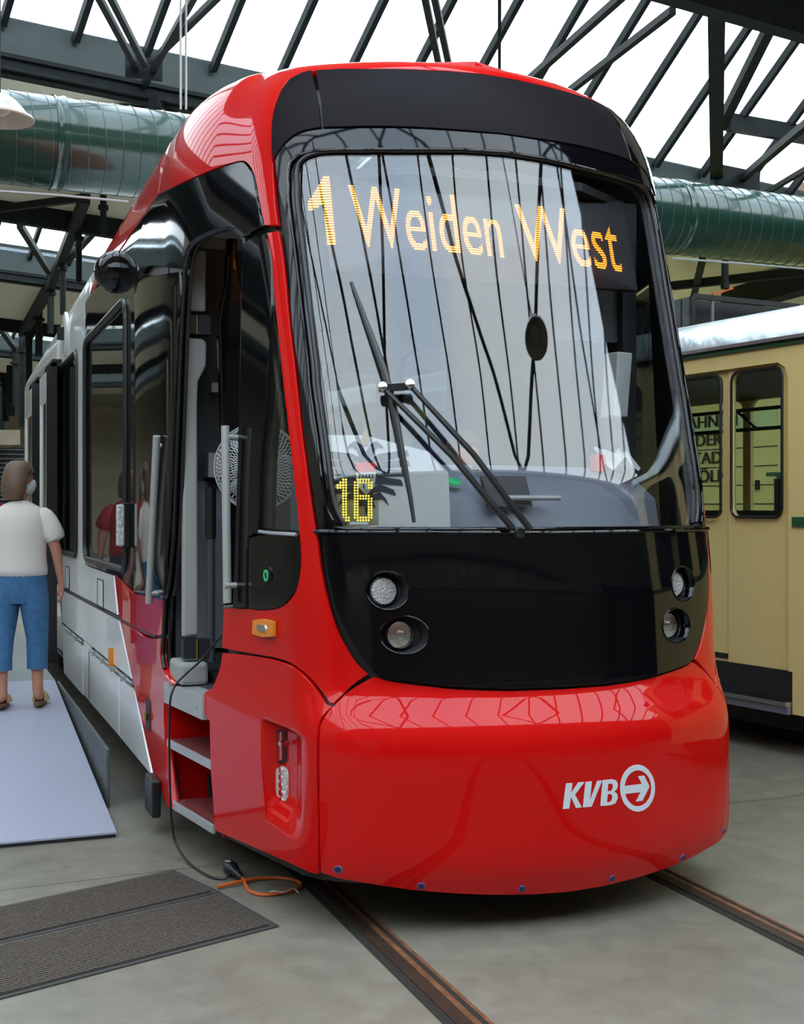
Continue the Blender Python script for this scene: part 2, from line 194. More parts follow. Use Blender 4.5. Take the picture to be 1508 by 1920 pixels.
'wing': [(-1.914,1.073),(-1.856,1.075),(-1.775,1.079),(-1.683,1.083),(-1.592,1.086),(-1.515,1.088),(-1.436,1.09),(-1.364,1.09),(-1.299,1.09),(-1.24,1.088),(-1.175,1.086),(-1.12,1.081),(-1.081,1.074),(-1.054,1.064),(-1.032,1.051),(-1.012,1.035),(-0.997,1.021),(-0.983,1.004),(-0.97,0.988),(-0.961,0.975),(-0.951,0.956),(-0.944,0.943),(-0.932,0.935),(-0.923,0.932),(-0.934,0.922),(-0.949,0.908),(-0.964,0.893),(-0.974,0.881),(-0.982,0.867),(-0.99,0.841),(-0.995,0.816),(-0.998,0.784),(-1,0.748),(-1.001,0.708),(-1.001,0.667),(-1.001,0.622),(-1,0.573),(-0.998,0.522),(-0.997,0.473),(-0.996,0.428),(-0.996,0.385),(-0.995,0.343),(-0.995,0.303),(-0.993,0.269),(-0.992,0.245),(-1.012,0.243),(-1.03,0.245),(-1.055,0.248),(-1.092,0.25),(-1.13,0.25),(-1.178,0.249),(-1.232,0.248),(-1.29,0.247),(-1.355,0.246),(-1.43,0.244),(-1.517,0.241),(-1.608,0.239),(-1.697,0.237),(-1.773,0.235),(-1.853,0.233),(-1.921,0.231),(-1.975,0.23),(-2.015,0.229),(-2.02,0.255),(-2.027,0.293),(-2.034,0.336),(-2.042,0.378),(-2.048,0.413),(-2.055,0.444),(-2.06,0.468),(-2.064,0.493),(-2.069,0.527),(-2.072,0.566),(-2.075,0.615),(-2.078,0.664),(-2.08,0.708),(-2.082,0.739),(-2.113,0.75),(-2.144,0.762),(-2.153,0.79),(-2.163,0.818),(-2.173,0.845),(-2.146,0.866),(-2.1,0.882),(-2.049,0.901),(-2.014,0.928),(-1.986,0.957),(-1.962,0.982),(-1.943,1.008),(-1.931,1.031),(-1.921,1.056)],
'recess': [(-1.471,0.819),(-1.439,0.841),(-1.386,0.844),(-1.343,0.847),(-1.292,0.848),(-1.239,0.848),(-1.189,0.847),(-1.127,0.845),(-1.079,0.841),(-1.051,0.835),(-1.03,0.834),(-1.021,0.823),(-1.019,0.806),(-1.019,0.784),(-1.02,0.756),(-1.02,0.723),(-1.019,0.694),(-1.017,0.66),(-1.016,0.624),(-1.015,0.586),(-1.015,0.548),(-1.016,0.506),(-1.017,0.458),(-1.019,0.412),(-1.021,0.371),(-1.025,0.343),(-1.035,0.33),(-1.058,0.345),(-1.087,0.345),(-1.142,0.344),(-1.202,0.343),(-1.261,0.342),(-1.32,0.343),(-1.367,0.345),(-1.405,0.351),(-1.424,0.37),(-1.432,0.388),(-1.437,0.411),(-1.441,0.438),(-1.447,0.471),(-1.454,0.503),(-1.462,0.539),(-1.47,0.578),(-1.477,0.617),(-1.482,0.654),(-1.484,0.69),(-1.485,0.728),(-1.484,0.764),(-1.48,0.795)],
'header': [(-2.993,3.433),(-2.898,3.423),(-2.772,3.409),(-2.659,3.399),(-2.566,3.392),(-2.496,3.388),(-2.426,3.386),(-2.362,3.386),(-2.305,3.387),(-2.259,3.388),(-2.213,3.39),(-2.122,3.391),(-2.011,3.392),(-1.898,3.392),(-1.733,3.393),(-1.572,3.392),(-1.445,3.39),(-1.349,3.384),(-1.291,3.369),(-1.244,3.353),(-1.199,3.333),(-1.162,3.304),(-1.145,3.282),(-1.131,3.256),(-1.119,3.228),(-1.108,3.199),(-1.099,3.173),(-1.095,3.139),(-1.09,3.104),(-1.086,3.073),(-1.084,3.051),(-1.14,3.048),(-1.256,3.042),(-1.354,3.033),(-1.435,3.026),(-1.499,3.036),(-1.573,3.064),(-1.635,3.082),(-1.742,3.096),(-1.832,3.1),(-1.945,3.102),(-2.064,3.102),(-2.173,3.101),(-2.242,3.098),(-2.293,3.093),(-2.34,3.086),(-2.377,3.077),(-2.407,3.066),(-2.432,3.048),(-2.453,3.02),(-2.469,2.986),(-2.479,2.962),(-2.553,2.976),(-2.687,3.002),(-2.798,3.023),(-2.955,3.054),(-3.118,3.085),(-3.265,3.112),(-3.512,3.15),(-3.683,3.174),(-3.678,3.201),(-3.672,3.242),(-3.663,3.287),(-3.648,3.33),(-3.624,3.363),(-3.578,3.391),(-3.519,3.409),(-3.457,3.42),(-3.398,3.428),(-3.278,3.433),(-3.164,3.432),(-3.064,3.433)],
'rear_pillar': [(-3.663,3.154),(-3.536,3.134),(-3.36,3.107),(-3.168,3.078),(-2.987,3.048),(-2.802,3.015),(-2.645,2.985),(-2.541,2.964),(-2.479,2.952),(-2.484,2.92),(-2.492,2.875),(-2.502,2.822),(-2.512,2.765),(-2.521,2.707),(-2.529,2.648),(-2.536,2.586),(-2.544,2.52),(-2.552,2.454),(-2.56,2.386),(-2.568,2.318),(-2.577,2.248),(-2.586,2.178),(-2.596,2.106),(-2.605,2.035),(-2.614,1.965),(-2.623,1.895),(-2.632,1.825),(-2.643,1.753),(-2.658,1.68),(-2.68,1.599),(-2.709,1.509),(-2.74,1.421),(-2.77,1.344),(-2.792,1.29),(-2.928,1.283),(-3.13,1.273),(-3.338,1.264),(-3.545,1.256),(-3.756,1.249),(-3.91,1.245),(-3.898,1.289),(-3.882,1.35),(-3.863,1.424),(-3.844,1.509),(-3.826,1.605),(-3.81,1.717),(-3.793,1.846),(-3.777,1.983),(-3.76,2.117),(-3.744,2.24),(-3.726,2.349),(-3.708,2.453),(-3.69,2.551),(-3.674,2.645),(-3.663,2.737),(-3.658,2.831),(-3.658,2.928),(-3.66,3.019),(-3.662,3.098)],
'rear_red_upper': [(-4.723,1.316),(-4.553,1.298),(-4.389,1.281),(-4.231,1.265),(-4.078,1.249),(-3.931,1.234),(-3.699,1.243),(-3.48,1.253),(-3.273,1.262),(-3.075,1.27),(-2.888,1.278),(-2.895,1.238),(-2.901,1.199),(-2.908,1.159),(-2.914,1.119),(-2.921,1.079),(-3.022,1.067),(-3.159,1.052),(-3.274,1.041),(-3.431,1.033),(-3.609,1.031),(-3.83,1.032),(-4.039,1.033),(-4.306,1.036),(-4.499,1.039),(-4.543,1.094),(-4.587,1.148),(-4.632,1.204),(-4.677,1.259)],
'rear_red_lower': [(-4.451,1.026),(-4.312,1.025),(-4.12,1.024),(-3.931,1.023),(-3.753,1.019),(-3.578,1.015),(-3.431,1.015),(-3.279,1.022),(-3.159,1.034),(-3.03,1.047),(-2.937,1.058),(-2.95,1.036),(-2.967,1.005),(-2.971,0.974),(-2.956,0.947),(-2.928,0.92),(-2.888,0.898),(-2.797,0.878),(-2.706,0.866),(-2.636,0.861),(-2.589,0.859),(-2.687,0.836),(-2.808,0.809),(-2.814,0.784),(-2.824,0.751),(-2.844,0.729),(-2.856,0.69),(-2.852,0.66),(-2.844,0.621),(-2.833,0.58),(-2.82,0.538),(-2.808,0.5),(-2.794,0.467),(-2.781,0.435),(-2.766,0.405),(-2.75,0.375),(-2.733,0.347),(-2.712,0.317),(-2.689,0.287),(-2.666,0.259),(-2.646,0.235),(-2.633,0.218),(-2.747,0.196),(-2.798,0.211),(-2.856,0.233),(-2.921,0.253),(-3.003,0.265),(-3.094,0.273),(-3.159,0.278),(-3.242,0.324),(-3.364,0.391),(-3.509,0.472),(-3.663,0.557),(-3.805,0.638),(-3.944,0.719),(-4.091,0.807),(-4.234,0.894),(-4.359,0.97)],
'front_post': [(-1.444,2.983),(-1.368,2.992),(-1.258,3.001),(-1.165,3.002),(-1.089,3.001),(-1.067,3.001),(-1.064,2.983),(-1.06,2.958),(-1.055,2.927),(-1.052,2.89),(-1.051,2.847),(-1.055,2.795),(-1.061,2.734),(-1.069,2.668),(-1.079,2.602),(-1.089,2.538),(-1.103,2.477),(-1.133,2.416),(-1.163,2.356),(-1.192,2.296),(-1.221,2.238),(-1.248,2.183),(-1.275,2.13),(-1.302,2.078),(-1.327,2.024),(-1.35,1.966),(-1.371,1.898),(-1.389,1.822),(-1.403,1.746),(-1.415,1.681),(-1.423,1.635),(-1.485,1.647),(-1.553,1.621),(-1.568,1.572),(-1.577,1.501),(-1.584,1.423),(-1.587,1.352),(-1.589,1.304),(-1.643,1.301),(-1.697,1.299),(-1.752,1.296),(-1.746,1.34),(-1.739,1.401),(-1.729,1.474),(-1.717,1.555),(-1.706,1.638),(-1.693,1.729),(-1.679,1.829),(-1.662,1.933),(-1.644,2.036),(-1.626,2.131),(-1.609,2.215),(-1.593,2.294),(-1.577,2.37),(-1.561,2.446),(-1.544,2.528),(-1.525,2.622),(-1.503,2.727),(-1.481,2.83),(-1.46,2.919)],
'side_glass': [(-1.051,2.821),(-1.051,2.799),(-1.05,2.769),(-1.05,2.733),(-1.05,2.691),(-1.049,2.645),(-1.049,2.593),(-1.049,2.533),(-1.049,2.471),(-1.049,2.408),(-1.048,2.349),(-1.047,2.294),(-1.046,2.239),(-1.044,2.186),(-1.043,2.134),(-1.042,2.086),(-1.04,2.039),(-1.039,1.994),(-1.038,1.952),(-1.036,1.912),(-1.035,1.875),(-1.033,1.842),(-1.031,1.812),(-1.03,1.785),(-1.029,1.76),(-1.028,1.738),(-1.027,1.704),(-1.027,1.677),(-1.028,1.658),(-1.068,1.66),(-1.13,1.661),(-1.221,1.663),(-1.313,1.664),(-1.407,1.666),(-1.399,1.707),(-1.388,1.766),(-1.374,1.833),(-1.356,1.903),(-1.336,1.966),(-1.313,2.022),(-1.287,2.077),(-1.26,2.131),(-1.232,2.184),(-1.205,2.237),(-1.18,2.29),(-1.154,2.341),(-1.128,2.392),(-1.103,2.445),(-1.091,2.501),(-1.08,2.566),(-1.071,2.64),(-1.063,2.713),(-1.056,2.777)],
'post_panel': [(-1.553,1.616),(-1.512,1.623),(-1.41,1.632),(-1.328,1.635),(-1.222,1.638),(-1.112,1.641),(-1.055,1.643),(-1.026,1.644),(-1.025,1.626),(-1.023,1.601),(-1.022,1.571),(-1.023,1.543),(-1.026,1.52),(-1.029,1.496),(-1.034,1.471),(-1.04,1.449),(-1.046,1.429),(-1.057,1.405),(-1.072,1.387),(-1.089,1.37),(-1.118,1.353),(-1.157,1.338),(-1.206,1.326),(-1.27,1.316),(-1.344,1.308),(-1.413,1.303),(-1.476,1.301),(-1.535,1.302),(-1.576,1.302),(-1.573,1.365),(-1.569,1.428),(-1.564,1.491),(-1.559,1.553)],
'doorhole': [(-2.611,0.206),(-2.627,0.225),(-2.651,0.252),(-2.679,0.283),(-2.708,0.316),(-2.733,0.347),(-2.752,0.376),(-2.769,0.405),(-2.783,0.436),(-2.796,0.467),(-2.808,0.5),(-2.818,0.538),(-2.827,0.578),(-2.834,0.619),(-2.838,0.658),(-2.84,0.692),(-2.835,0.73),(-2.826,0.763),(-2.815,0.79),(-2.808,0.809),(-2.665,0.838),(-2.569,0.864),(-2.612,0.867),(-2.706,0.866),(-2.8,0.878),(-2.888,0.898),(-2.923,0.919),(-2.944,0.946),(-2.954,0.976),(-2.951,1.005),(-2.937,1.037),(-2.921,1.079),(-2.911,1.116),(-2.9,1.162),(-2.889,1.209),(-2.879,1.25),(-2.872,1.279),(-2.825,1.291),(-2.762,1.345),(-2.737,1.395),(-2.712,1.459),(-2.687,1.532),(-2.665,1.608),(-2.647,1.68),(-2.633,1.75),(-2.622,1.821),(-2.613,1.892),(-2.604,1.964),(-2.595,2.035),(-2.586,2.106),(-2.576,2.177),(-2.568,2.248),(-2.559,2.317),(-2.551,2.386),(-2.543,2.453),(-2.535,2.519),(-2.528,2.585),(-2.52,2.647),(-2.513,2.706),(-2.504,2.764),(-2.494,2.821),(-2.485,2.874),(-2.477,2.918),(-2.471,2.95),(-2.463,2.968),(-2.451,2.993),(-2.436,3.02),(-2.418,3.041),(-2.391,3.059),(-2.359,3.071),(-2.322,3.081),(-2.281,3.088),(-2.237,3.093),(-2.172,3.096),(-2.069,3.098),(-1.955,3.099),(-1.842,3.098),(-1.742,3.091),(-1.625,3.066),(-1.526,3.033),(-1.46,3.01),(-1.478,2.951),(-1.5,2.872),(-1.525,2.775),(-1.552,2.66),(-1.579,2.53),(-1.609,2.368),(-1.64,2.175),(-1.668,1.973),(-1.69,1.787),(-1.706,1.638),(-1.718,1.531),(-1.73,1.448),(-1.739,1.386),(-1.747,1.338),(-1.752,1.301),(-1.828,1.293),(-1.906,1.286),(-1.909,1.248),(-1.912,1.21),(-1.915,1.173),(-1.918,1.135),(-1.921,1.097),(-1.921,1.07),(-1.926,1.053),(-1.934,1.032),(-1.95,1.008),(-1.972,0.983),(-1.999,0.955),(-2.029,0.928),(-2.056,0.906),(-2.11,0.88),(-2.153,0.866),(-2.173,0.845),(-2.165,0.819),(-2.153,0.786),(-2.144,0.762),(-2.117,0.763),(-2.089,0.738),(-2.084,0.709),(-2.083,0.671),(-2.082,0.626),(-2.08,0.577),(-2.075,0.526),(-2.065,0.466),(-2.052,0.396),(-2.037,0.326),(-2.024,0.264),(-2.015,0.221),(-2.1,0.02),(-2.7,0.02)],
'button_plate': [(-1.461,1.484),(-1.391,1.494),(-1.317,1.495),(-1.281,1.475),(-1.281,1.456),(-1.291,1.438),(-1.331,1.42),(-1.382,1.415),(-1.434,1.416),(-1.471,1.438),(-1.478,1.462)],
'marker': [(-1.479,1.253),(-1.428,1.26),(-1.363,1.266),(-1.297,1.264),(-1.245,1.261),(-1.248,1.239),(-1.251,1.218),(-1.254,1.196),(-1.302,1.191),(-1.366,1.186),(-1.433,1.189),(-1.487,1.193),(-1.484,1.213),(-1.481,1.233)],
'reflector': [(-1.428,0.776),(-1.385,0.782),(-1.342,0.789),(-1.343,0.761),(-1.342,0.732),(-1.342,0.704),(-1.341,0.675),(-1.34,0.647),(-1.382,0.639),(-1.424,0.632),(-1.425,0.66),(-1.426,0.689),(-1.427,0.718),(-1.428,0.747)],
'led_lamp': [(-1.43,0.603),(-1.379,0.625),(-1.329,0.616),(-1.323,0.598),(-1.322,0.574),(-1.323,0.55),(-1.322,0.527),(-1.323,0.504),(-1.329,0.485),(-1.351,0.466),(-1.379,0.457),(-1.424,0.466),(-1.429,0.484),(-1.43,0.508),(-1.43,0.533),(-1.432,0.557),(-1.434,0.583)],
'K': [(-0.032,0.618),(-0.003,0.617),(-0.006,0.596),(-0.01,0.575),(0.007,0.596),(0.025,0.618),(0.054,0.617),(0.031,0.593),(0.009,0.568),(0.025,0.54),(0.041,0.513),(0.014,0.512),(0.002,0.536),(-0.01,0.561),(-0.014,0.537),(-0.018,0.513),(-0.032,0.513),(-0.047,0.513),(-0.04,0.565)],
'V': [(0.059,0.617),(0.089,0.617),(0.084,0.576),(0.079,0.536),(0.097,0.576),(0.115,0.617),(0.139,0.616),(0.113,0.564),(0.088,0.512),(0.067,0.512),(0.046,0.512),(0.052,0.565)],
'B': [(0.142,0.617),(0.164,0.617),(0.188,0.617),(0.21,0.61),(0.219,0.593),(0.215,0.574),(0.201,0.565),(0.216,0.551),(0.218,0.533),(0.206,0.514),(0.184,0.509),(0.156,0.509),(0.131,0.511),(0.134,0.546),(0.138,0.581)],
'B1': [(0.169,0.599),(0.186,0.599),(0.194,0.592),(0.192,0.576),(0.184,0.568),(0.166,0.568),(0.168,0.584)],
'B2': [(0.167,0.556),(0.184,0.555),(0.191,0.546),(0.188,0.529),(0.18,0.522),(0.163,0.522),(0.165,0.539)],
'O': [(0.423,0.553),(0.422,0.538),(0.419,0.523),(0.413,0.51),(0.406,0.498),(0.385,0.478),(0.359,0.467),(0.331,0.464),(0.303,0.47),(0.277,0.484),(0.255,0.505),(0.246,0.518),(0.24,0.532),(0.235,0.546),(0.232,0.561),(0.231,0.576),(0.232,0.591),(0.235,0.605),(0.24,0.618),(0.247,0.63),(0.256,0.641),(0.278,0.657),(0.304,0.665),(0.333,0.664),(0.361,0.654),(0.386,0.635),(0.406,0.61),(0.414,0.596),(0.419,0.581),(0.422,0.567)],
'O1': [(0.402,0.555),(0.399,0.532),(0.389,0.513),(0.373,0.498),(0.353,0.489),(0.331,0.487),(0.309,0.491),(0.289,0.502),(0.272,0.518),(0.26,0.539),(0.254,0.561),(0.254,0.584),(0.261,0.605),(0.273,0.623),(0.29,0.635),(0.311,0.641),(0.333,0.64),(0.355,0.632),(0.374,0.618),(0.39,0.599),(0.399,0.577)],
'arrow': [(0.25,0.582),(0.298,0.581),(0.348,0.58),(0.337,0.598),(0.326,0.615),(0.361,0.614),(0.376,0.589),(0.391,0.564),(0.371,0.536),(0.351,0.508),(0.333,0.509),(0.315,0.509),(0.329,0.528),(0.342,0.546),(0.297,0.547),(0.252,0.548),(0.251,0.565)],
'dot0': (-0.919,0.275),
'dot1': (-0.618,0.214),
'dot2': (-0.21,0.188),
'dot3': (0.252,0.159),
'dot4': (0.645,0.172),
'dot5': (1.01,0.15),
'hl1': (-0.707,1.409),
'hl1c': (-0.721,1.409),
'hl2': (-0.648,1.227),
'hl2c': (-0.676,1.233),
'btn': (-1.334,1.457),
't1a': (-0.832,3.292),
't1b': (-0.847,2.953),
'tta': (0.663,3.189),
'ttb': (0.628,2.918),
'Wa': (-0.716,3.232),
'Wb': (-0.598,2.936),
'W2a': (0.065,3.17),
'W2b': (0.052,2.899),
'n1': (-0.078,2.915),
'wp': (-0.632,2.247),
'wt': (-0.747,2.738),
'wb': (-0.596,1.675),
'ar1': (-0.129,1.663),
'ar2': (-0.176,1.663),
'dash': (-0.316,1.644),
'oval': (0.039,2.496),
'emb': (-0.736,1.918),
'sill1': (-2.792,0.825),
'sill2': (-2.152,0.855),
'sill3': (-2.157,0.76),
'sill4': (-2.808,0.719),
'tr1': (-2.761,0.536),
'tr1b': (-2.062,0.569),
'tr1c': (-2.747,0.505),
'tr2': (-2.645,0.235),
'tr2b': (-2.028,0.27),
'marker_c': (-1.364,1.226),
}
# ---- tram body surface: s runs from the nose centre round the corner and down the flank, v is the height
_DZ = np.array([0.0, .15, .25, .35, .7, .82, .90, .98, 1.1, 1.38, 1.66, 1.89, 2.42, 2.97, 3.42, 3.9])
_DV = np.array([.09, .05, .01, 0., .0, .006, .05, .105, .118, .135, .18, .225, .385, .554, .69, .83])
def lean(z):
    return float(np.interp(z, _DZ, _DV, ))
def lean_s(z):
    # smoothed
    return (lean(z-.05)+lean(z-.025)+lean(z)*2+lean(z+.025)+lean(z+.05))/6
def plan(s, D):
    yf = 4.77 + D
    s = abs(s)
    E = (1.325, 6.5)
    K = (1.015, yf+.315)
    L = math.hypot(E[0]-K[0], E[1]-K[1])
    ux, uy = (E[0]-K[0])/L, (E[1]-K[1])/L
    B = (K[0]+.15*ux, K[1]+.15*uy)
    A = (.86, yf+.31*.86*.86)
    E1 = (E[0]-.3*ux, E[1]-.3*uy)
    E2 = (E[0], E[1]+.3)
    if s <= .86: return s, yf+.31*s*s
    if s <= 1.1:
        t = (s-.86)/.24
        return tuple((1-t)**2*A[i]+2*t*(1-t)*K[i]+t*t*B[i] for i in (0, 1))
    if s <= 2.2:
        t = (s-1.1)/1.1
        return tuple(B[i]+(E1[i]-B[i])*t for i in (0, 1))
    if s <= 2.8:
        t = (s-2.2)/.6
        return tuple((1-t)**2*E1[i]+2*t*(1-t)*E[i]+t*t*E2[i] for i in (0, 1))
    return E[0], 6.5+(s-2.5)
def sstep(a, b, x):
    t = min(1, max(0, (x-a)/(b-a))); return t*t*(3-2*t)
def S(s, v):
    sg = -1 if s < 0 else 1
    if v <= 3.4:
        x, y = plan(s, lean_s(v)); z = v
    else:
        ph = min(1, (v-3.4)/.6)*math.pi/2
        z = 3.4+.50*math.sin(ph)
        x, y = plan(s, lean_s(min(z, 3.82)))
        g = 1-sstep(.8, 2.4, abs(s))
        c = 1-math.cos(ph)
        x *= 1-.19*c; y += .20*g*c
        if v > 4.0:
            u = min(1, v-4.0)
            z += .03*math.sin(u*math.pi/2); x *= 1-u
    if y > 7.2 and z > 3.0: z = 3.0+(z-3.0)*(1-.045*(min(y, 17.5)-7.2))
    return np.array([sg*x, y, z])
def SN(s, v):
    e = .004
    v0 = max(v, .02)
    a = S(s+e, v0)-S(s-e, v0); b = S(s, v0+e)-S(s, v0-e)
    n = np.cross(a, b); l = np.linalg.norm(n)
    return n/l if l > 1e-12 else np.array([0, 0, 1.])
# ------------------------------------------------ the hall (its own axes, turned 5.2 degrees from the red tram)
HA = R(5.18); HC, HS = math.cos(HA), math.sin(HA)
def H(x, y, z): return (x*HC-y*HS, x*HS+y*HC, z)
def HR(x, y, z): return H(x, y, z-.062*x)           # the roof falls slightly to the right
P = 11.0; YB, YG = 8.05, 12.76; X0, X1 = -16.0, 26.0
fl = MB(); n = 42
# floor with two open slots under each rail
fl.box((-22, -22, -.12), (32, 60, 0)); 
def floor_material():
    m = mat('hall_floor_concrete', (.185, .168, .130), .42)
    n = m.node_tree; b = n.nodes['Principled BSDF']; L = n.links.new
    t = n.nodes.new('ShaderNodeTexCoord')
    def noise(s, d=6, w=0):
        z = n.nodes.new('ShaderNodeTexNoise'); z.inputs['Scale'].default_value = s; z.inputs['Detail'].default_value = d; z.inputs['Roughness'].default_value = .62
        L(t.outputs['Object'], z.inputs['Vector']); return z.outputs['Fac']
    def mul(a, k0, k1, lo=.3, hi=.7):
        r = n.nodes.new('ShaderNodeMapRange'); r.inputs['From Min'].default_value = lo; r.inputs['From Max'].default_value = hi
        r.inputs['To Min'].default_value = k0; r.inputs['To Max'].default_value = k1; L(a, r.inputs['Value']); return r.outputs['Result']
    def math_(op, a, b_):
        q = n.nodes.new('ShaderNodeMath'); q.operation = op
        for i, v in enumerate((a, b_)):
            if isinstance(v, (int, float)): q.inputs[i].default_value = v
            elif v is not None: L(v, q.inputs[i])
        return q.outputs[0]
    f = math_('MULTIPLY', mul(noise(.8), .82, 1.12), mul(noise(7), .86, 1.12)); f = math_('MULTIPLY', f, mul(noise(90, 3), .9, 1.08))
    # saw-cut joints
    sp = n.nodes.new('ShaderNodeSeparateXYZ'); L(t.outputs['Object'], sp.inputs[0])
    yy = math_('SUBTRACT', sp.outputs['Y'], math_('MULTIPLY', sp.outputs['X'], .078))
    j = math_('ABSOLUTE', math_('SUBTRACT', math_('MODULO', math_('ADD', yy, 20-6.17), 4.0), 0), None)
    jj = math_('LESS_THAN', j, .012)
    # a thin wandering crack and dark spots
    wn = mul(noise(1.7), -.35, .35); cx = math_('SUBTRACT', math_('ADD', sp.outputs['X'], wn), .95); cr = math_('LESS_THAN', math_('ABSOLUTE', cx, None), .003)
    v = n.nodes.new('ShaderNodeTexVoronoi'); v.inputs['Scale'].default_value = 1.7; L(t.outputs['Object'], v.inputs['Vector'])
    spot = math_('LESS_THAN', v.outputs['Distance'], .045)
    dk = math_('MAXIMUM', math_('MULTIPLY', jj, .6), math_('MAXIMUM', math_('MULTIPLY', cr, .35), math_('MULTIPLY', spot, .3)))
    f = math_('MULTIPLY', f, math_('SUBTRACT', 1, dk))
    c = n.nodes.new('ShaderNodeMix'); c.data_type = 'RGBA'; c.blend_type = 'MULTIPLY'; c.inputs['Factor'].default_value = 1
    c.inputs['A'].default_value = (.185, .168, .130, 1); L(f, c.inputs['B']); L(c.outputs['Result'], b.inputs['Base Color'])
    L(mul(noise(5), .30, .55), b.inputs['Roughness'])
    bp = n.nodes.new('ShaderNodeBump'); bp.inputs['Strength'].default_value = .15; bp.inputs['Distance'].default_value = .004
    L(noise(60, 4), bp.inputs['Height']); L(bp.outputs['Normal'], b.inputs['Normal'])
    return m
tag(fl.build('floor', floor_material()), kind='structure')
# ceilings between the rooflights
ce = MB()
RL = {-2: (-18.5, -11.5), -1: (-2.3, 6.0)}           # unseen rooflights behind the viewer, spans set for the windscreen reflection
def span(n): return RL.get(n, (YB+n*P, YG+n*P))
for n in range(-1, 5):
    ya = span(n-1)[1]+.1; yb = span(n)[0]; za, zb = 6.12, 6.30
    k = (za, zb)
    vs = [HR(X0, ya, za), HR(X1, ya, za), HR(X1, yb, zb), HR(X0, yb, zb), HR(X0, ya, za+.25), HR(X1, ya, za+.25), HR(X1, yb, zb+.25), HR(X0, yb, zb+.25)]
    ce.hexa(vs)
tag(ce.build('ceiling', 'cream'), kind='structure')
# side walls, end walls
def wall(name, a, b, z1, m='wallm', t=.3):
    tag(MB().hexa([H(*p) for p in [(a[0], a[1], 0), (b[0], a[1], 0), (b[0], b[1], 0), (a[0], b[1], 0), (a[0], a[1], z1), (b[0], a[1], z1), (b[0], b[1], z1), (a[0], b[1], z1)]]).build(name, m), kind='structure')
wall('wall_left', (X0-.3, -19), (X0, 52), 11); wall('wall_right', (X1, -19), (X1+.3, 52), 11, 'brick'); wall('wall_front', (X0, -19.3), (X1, -19), 12, 'brick'); wall('wall_back', (X0, 52), (X1, 52.3), 9)
# rooflights: gutter flashing, beams, bars and panes
def rooflight(n):
    yb, yg = span(n)
    wn = empty('window_%d' % (n+3), H(2, yg, 6.2)); wn['kind'] = 'structure'
    inv = wn.matrix_basis.inverted() if False else None
    loc = Vector(H(2, yg, 6.2))
    def T(m): return m.xf(lambda x, y, z: (x-loc.x, y-loc.y, z-loc.z))
    ya = (yb+yg)/2+.2; zt = 6.5+.9*min(yg-ya, 3.4)
    T(MB().hexa([HR(X0, yg, 6.22), HR(X1, yg, 6.22), HR(X1, yg+.04, 6.22), HR(X0, yg+.04, 6.22), HR(X0, yg, 6.57), HR(X1, yg, 6.57), HR(X1, yg+.04, 6.57), HR(X0, yg+.04, 6.57)])).build('gutter_flashing', 'flash', wn)
    g = MB(); g.bar(HR(X0, yg, 6.1), HR(X1, yg, 6.1), .14, .20); g.bar(HR(X0, yg-.08, 6.17), HR(X1, yg-.08, 6.17), .05, .04); g.bar(HR(X0, yg-.1, 6.04), HR(X1, yg-.1, 6.04), .06, .03)
    T(g).build('gutter_beam', 'steelgreen', wn)
    T(MB().bar(HR(X0, yb, 6.16), HR(X1, yb, 6.16), .16, .28)).build('ceiling_beam', 'steelgreen', wn)
    # unseen rear bays, glazing cut slanting to shape the windscreen reflection: (x at gutter, x at ridge, x at beam)
    EA, ER, EB = {-1: (3.4, 8.8, 18), -2: (20, 21, 22)}.get(n, (X1, X1, X1)); gp_ = .69 if n >= 0 else 1.38
    a_, b_ = MB(), MB(); x = 1.86-.69*24
    while x < X1:
        if x > X0:
            if x < max(EA, ER): a_.bar(HR(x, yg-.03, 6.47), HR(x-.19*(ya-yg), ya, zt), .065, .085)
            if x < max(ER, EB): b_.bar(HR(x, yb+.05, 6.3), HR(x, ya, zt), .07, .085)
        x += gp_
    T(a_).build('glazing_bar', 'steelgreen', wn); T(b_).build('glazing_bar', 'steelgreen', wn)
    def sheet(nm, m, l0, r0, y0, z0, l1, r1, y1, z1):
        q = [(l0, y0, z0), (r0, y0, z0), (r1, y1, z1), (l1, y1, z1)]
        T(MB().hexa([HR(*p) for p in q]+[HR(p[0], p[1], p[2]+.01) for p in q])).build(nm, m, wn)
    sheet('pane', 'skyglass', X0, EA, yg+.02, 6.53, X0, ER, ya+.01, zt+.06); sheet('pane', 'skyglass', X0, EB, yb, 6.33, X0, ER, ya, zt+.06)
    if n < 0:
        sheet('reflection_cut_panel', 'steelgreen', EA, X1, yg+.02, 6.53, ER, X1, ya+.01, zt+.06); sheet('reflection_cut_panel', 'steelgreen', EB, X1, yb, 6.33, ER, X1, ya, zt+.06)  # unseen dark panels, added to end the bright reflection towards the right
        for xa, xb in ((-9, -5.5), (-2, -5.5), (-2, 1.2), (4.8, 1.2), (4.8, 8.0), (11, 8.0)):  # unseen diagonals, added so that dark lines cross the windscreen reflection
            if n < -1: continue
            T(MB().bar(HR(xa, yb+.3, 6.3), HR(xb, ya, zt-.15), .10, .10)).build('reflection_truss', 'steelgreen', wn)
            T(MB().bar(HR(xa+.25, yg-.3, 6.3), HR(xb+.25, ya, zt-.15), .07, .07)).build('reflection_truss', 'steelgreen', wn)
    T(MB().bar(HR(X0, ya, zt), HR(X1, ya, zt), .14, .14)).build('ridge_bar', 'steelgreen', wn)
    return wn
for n in range(-2, 4): rooflight(n)
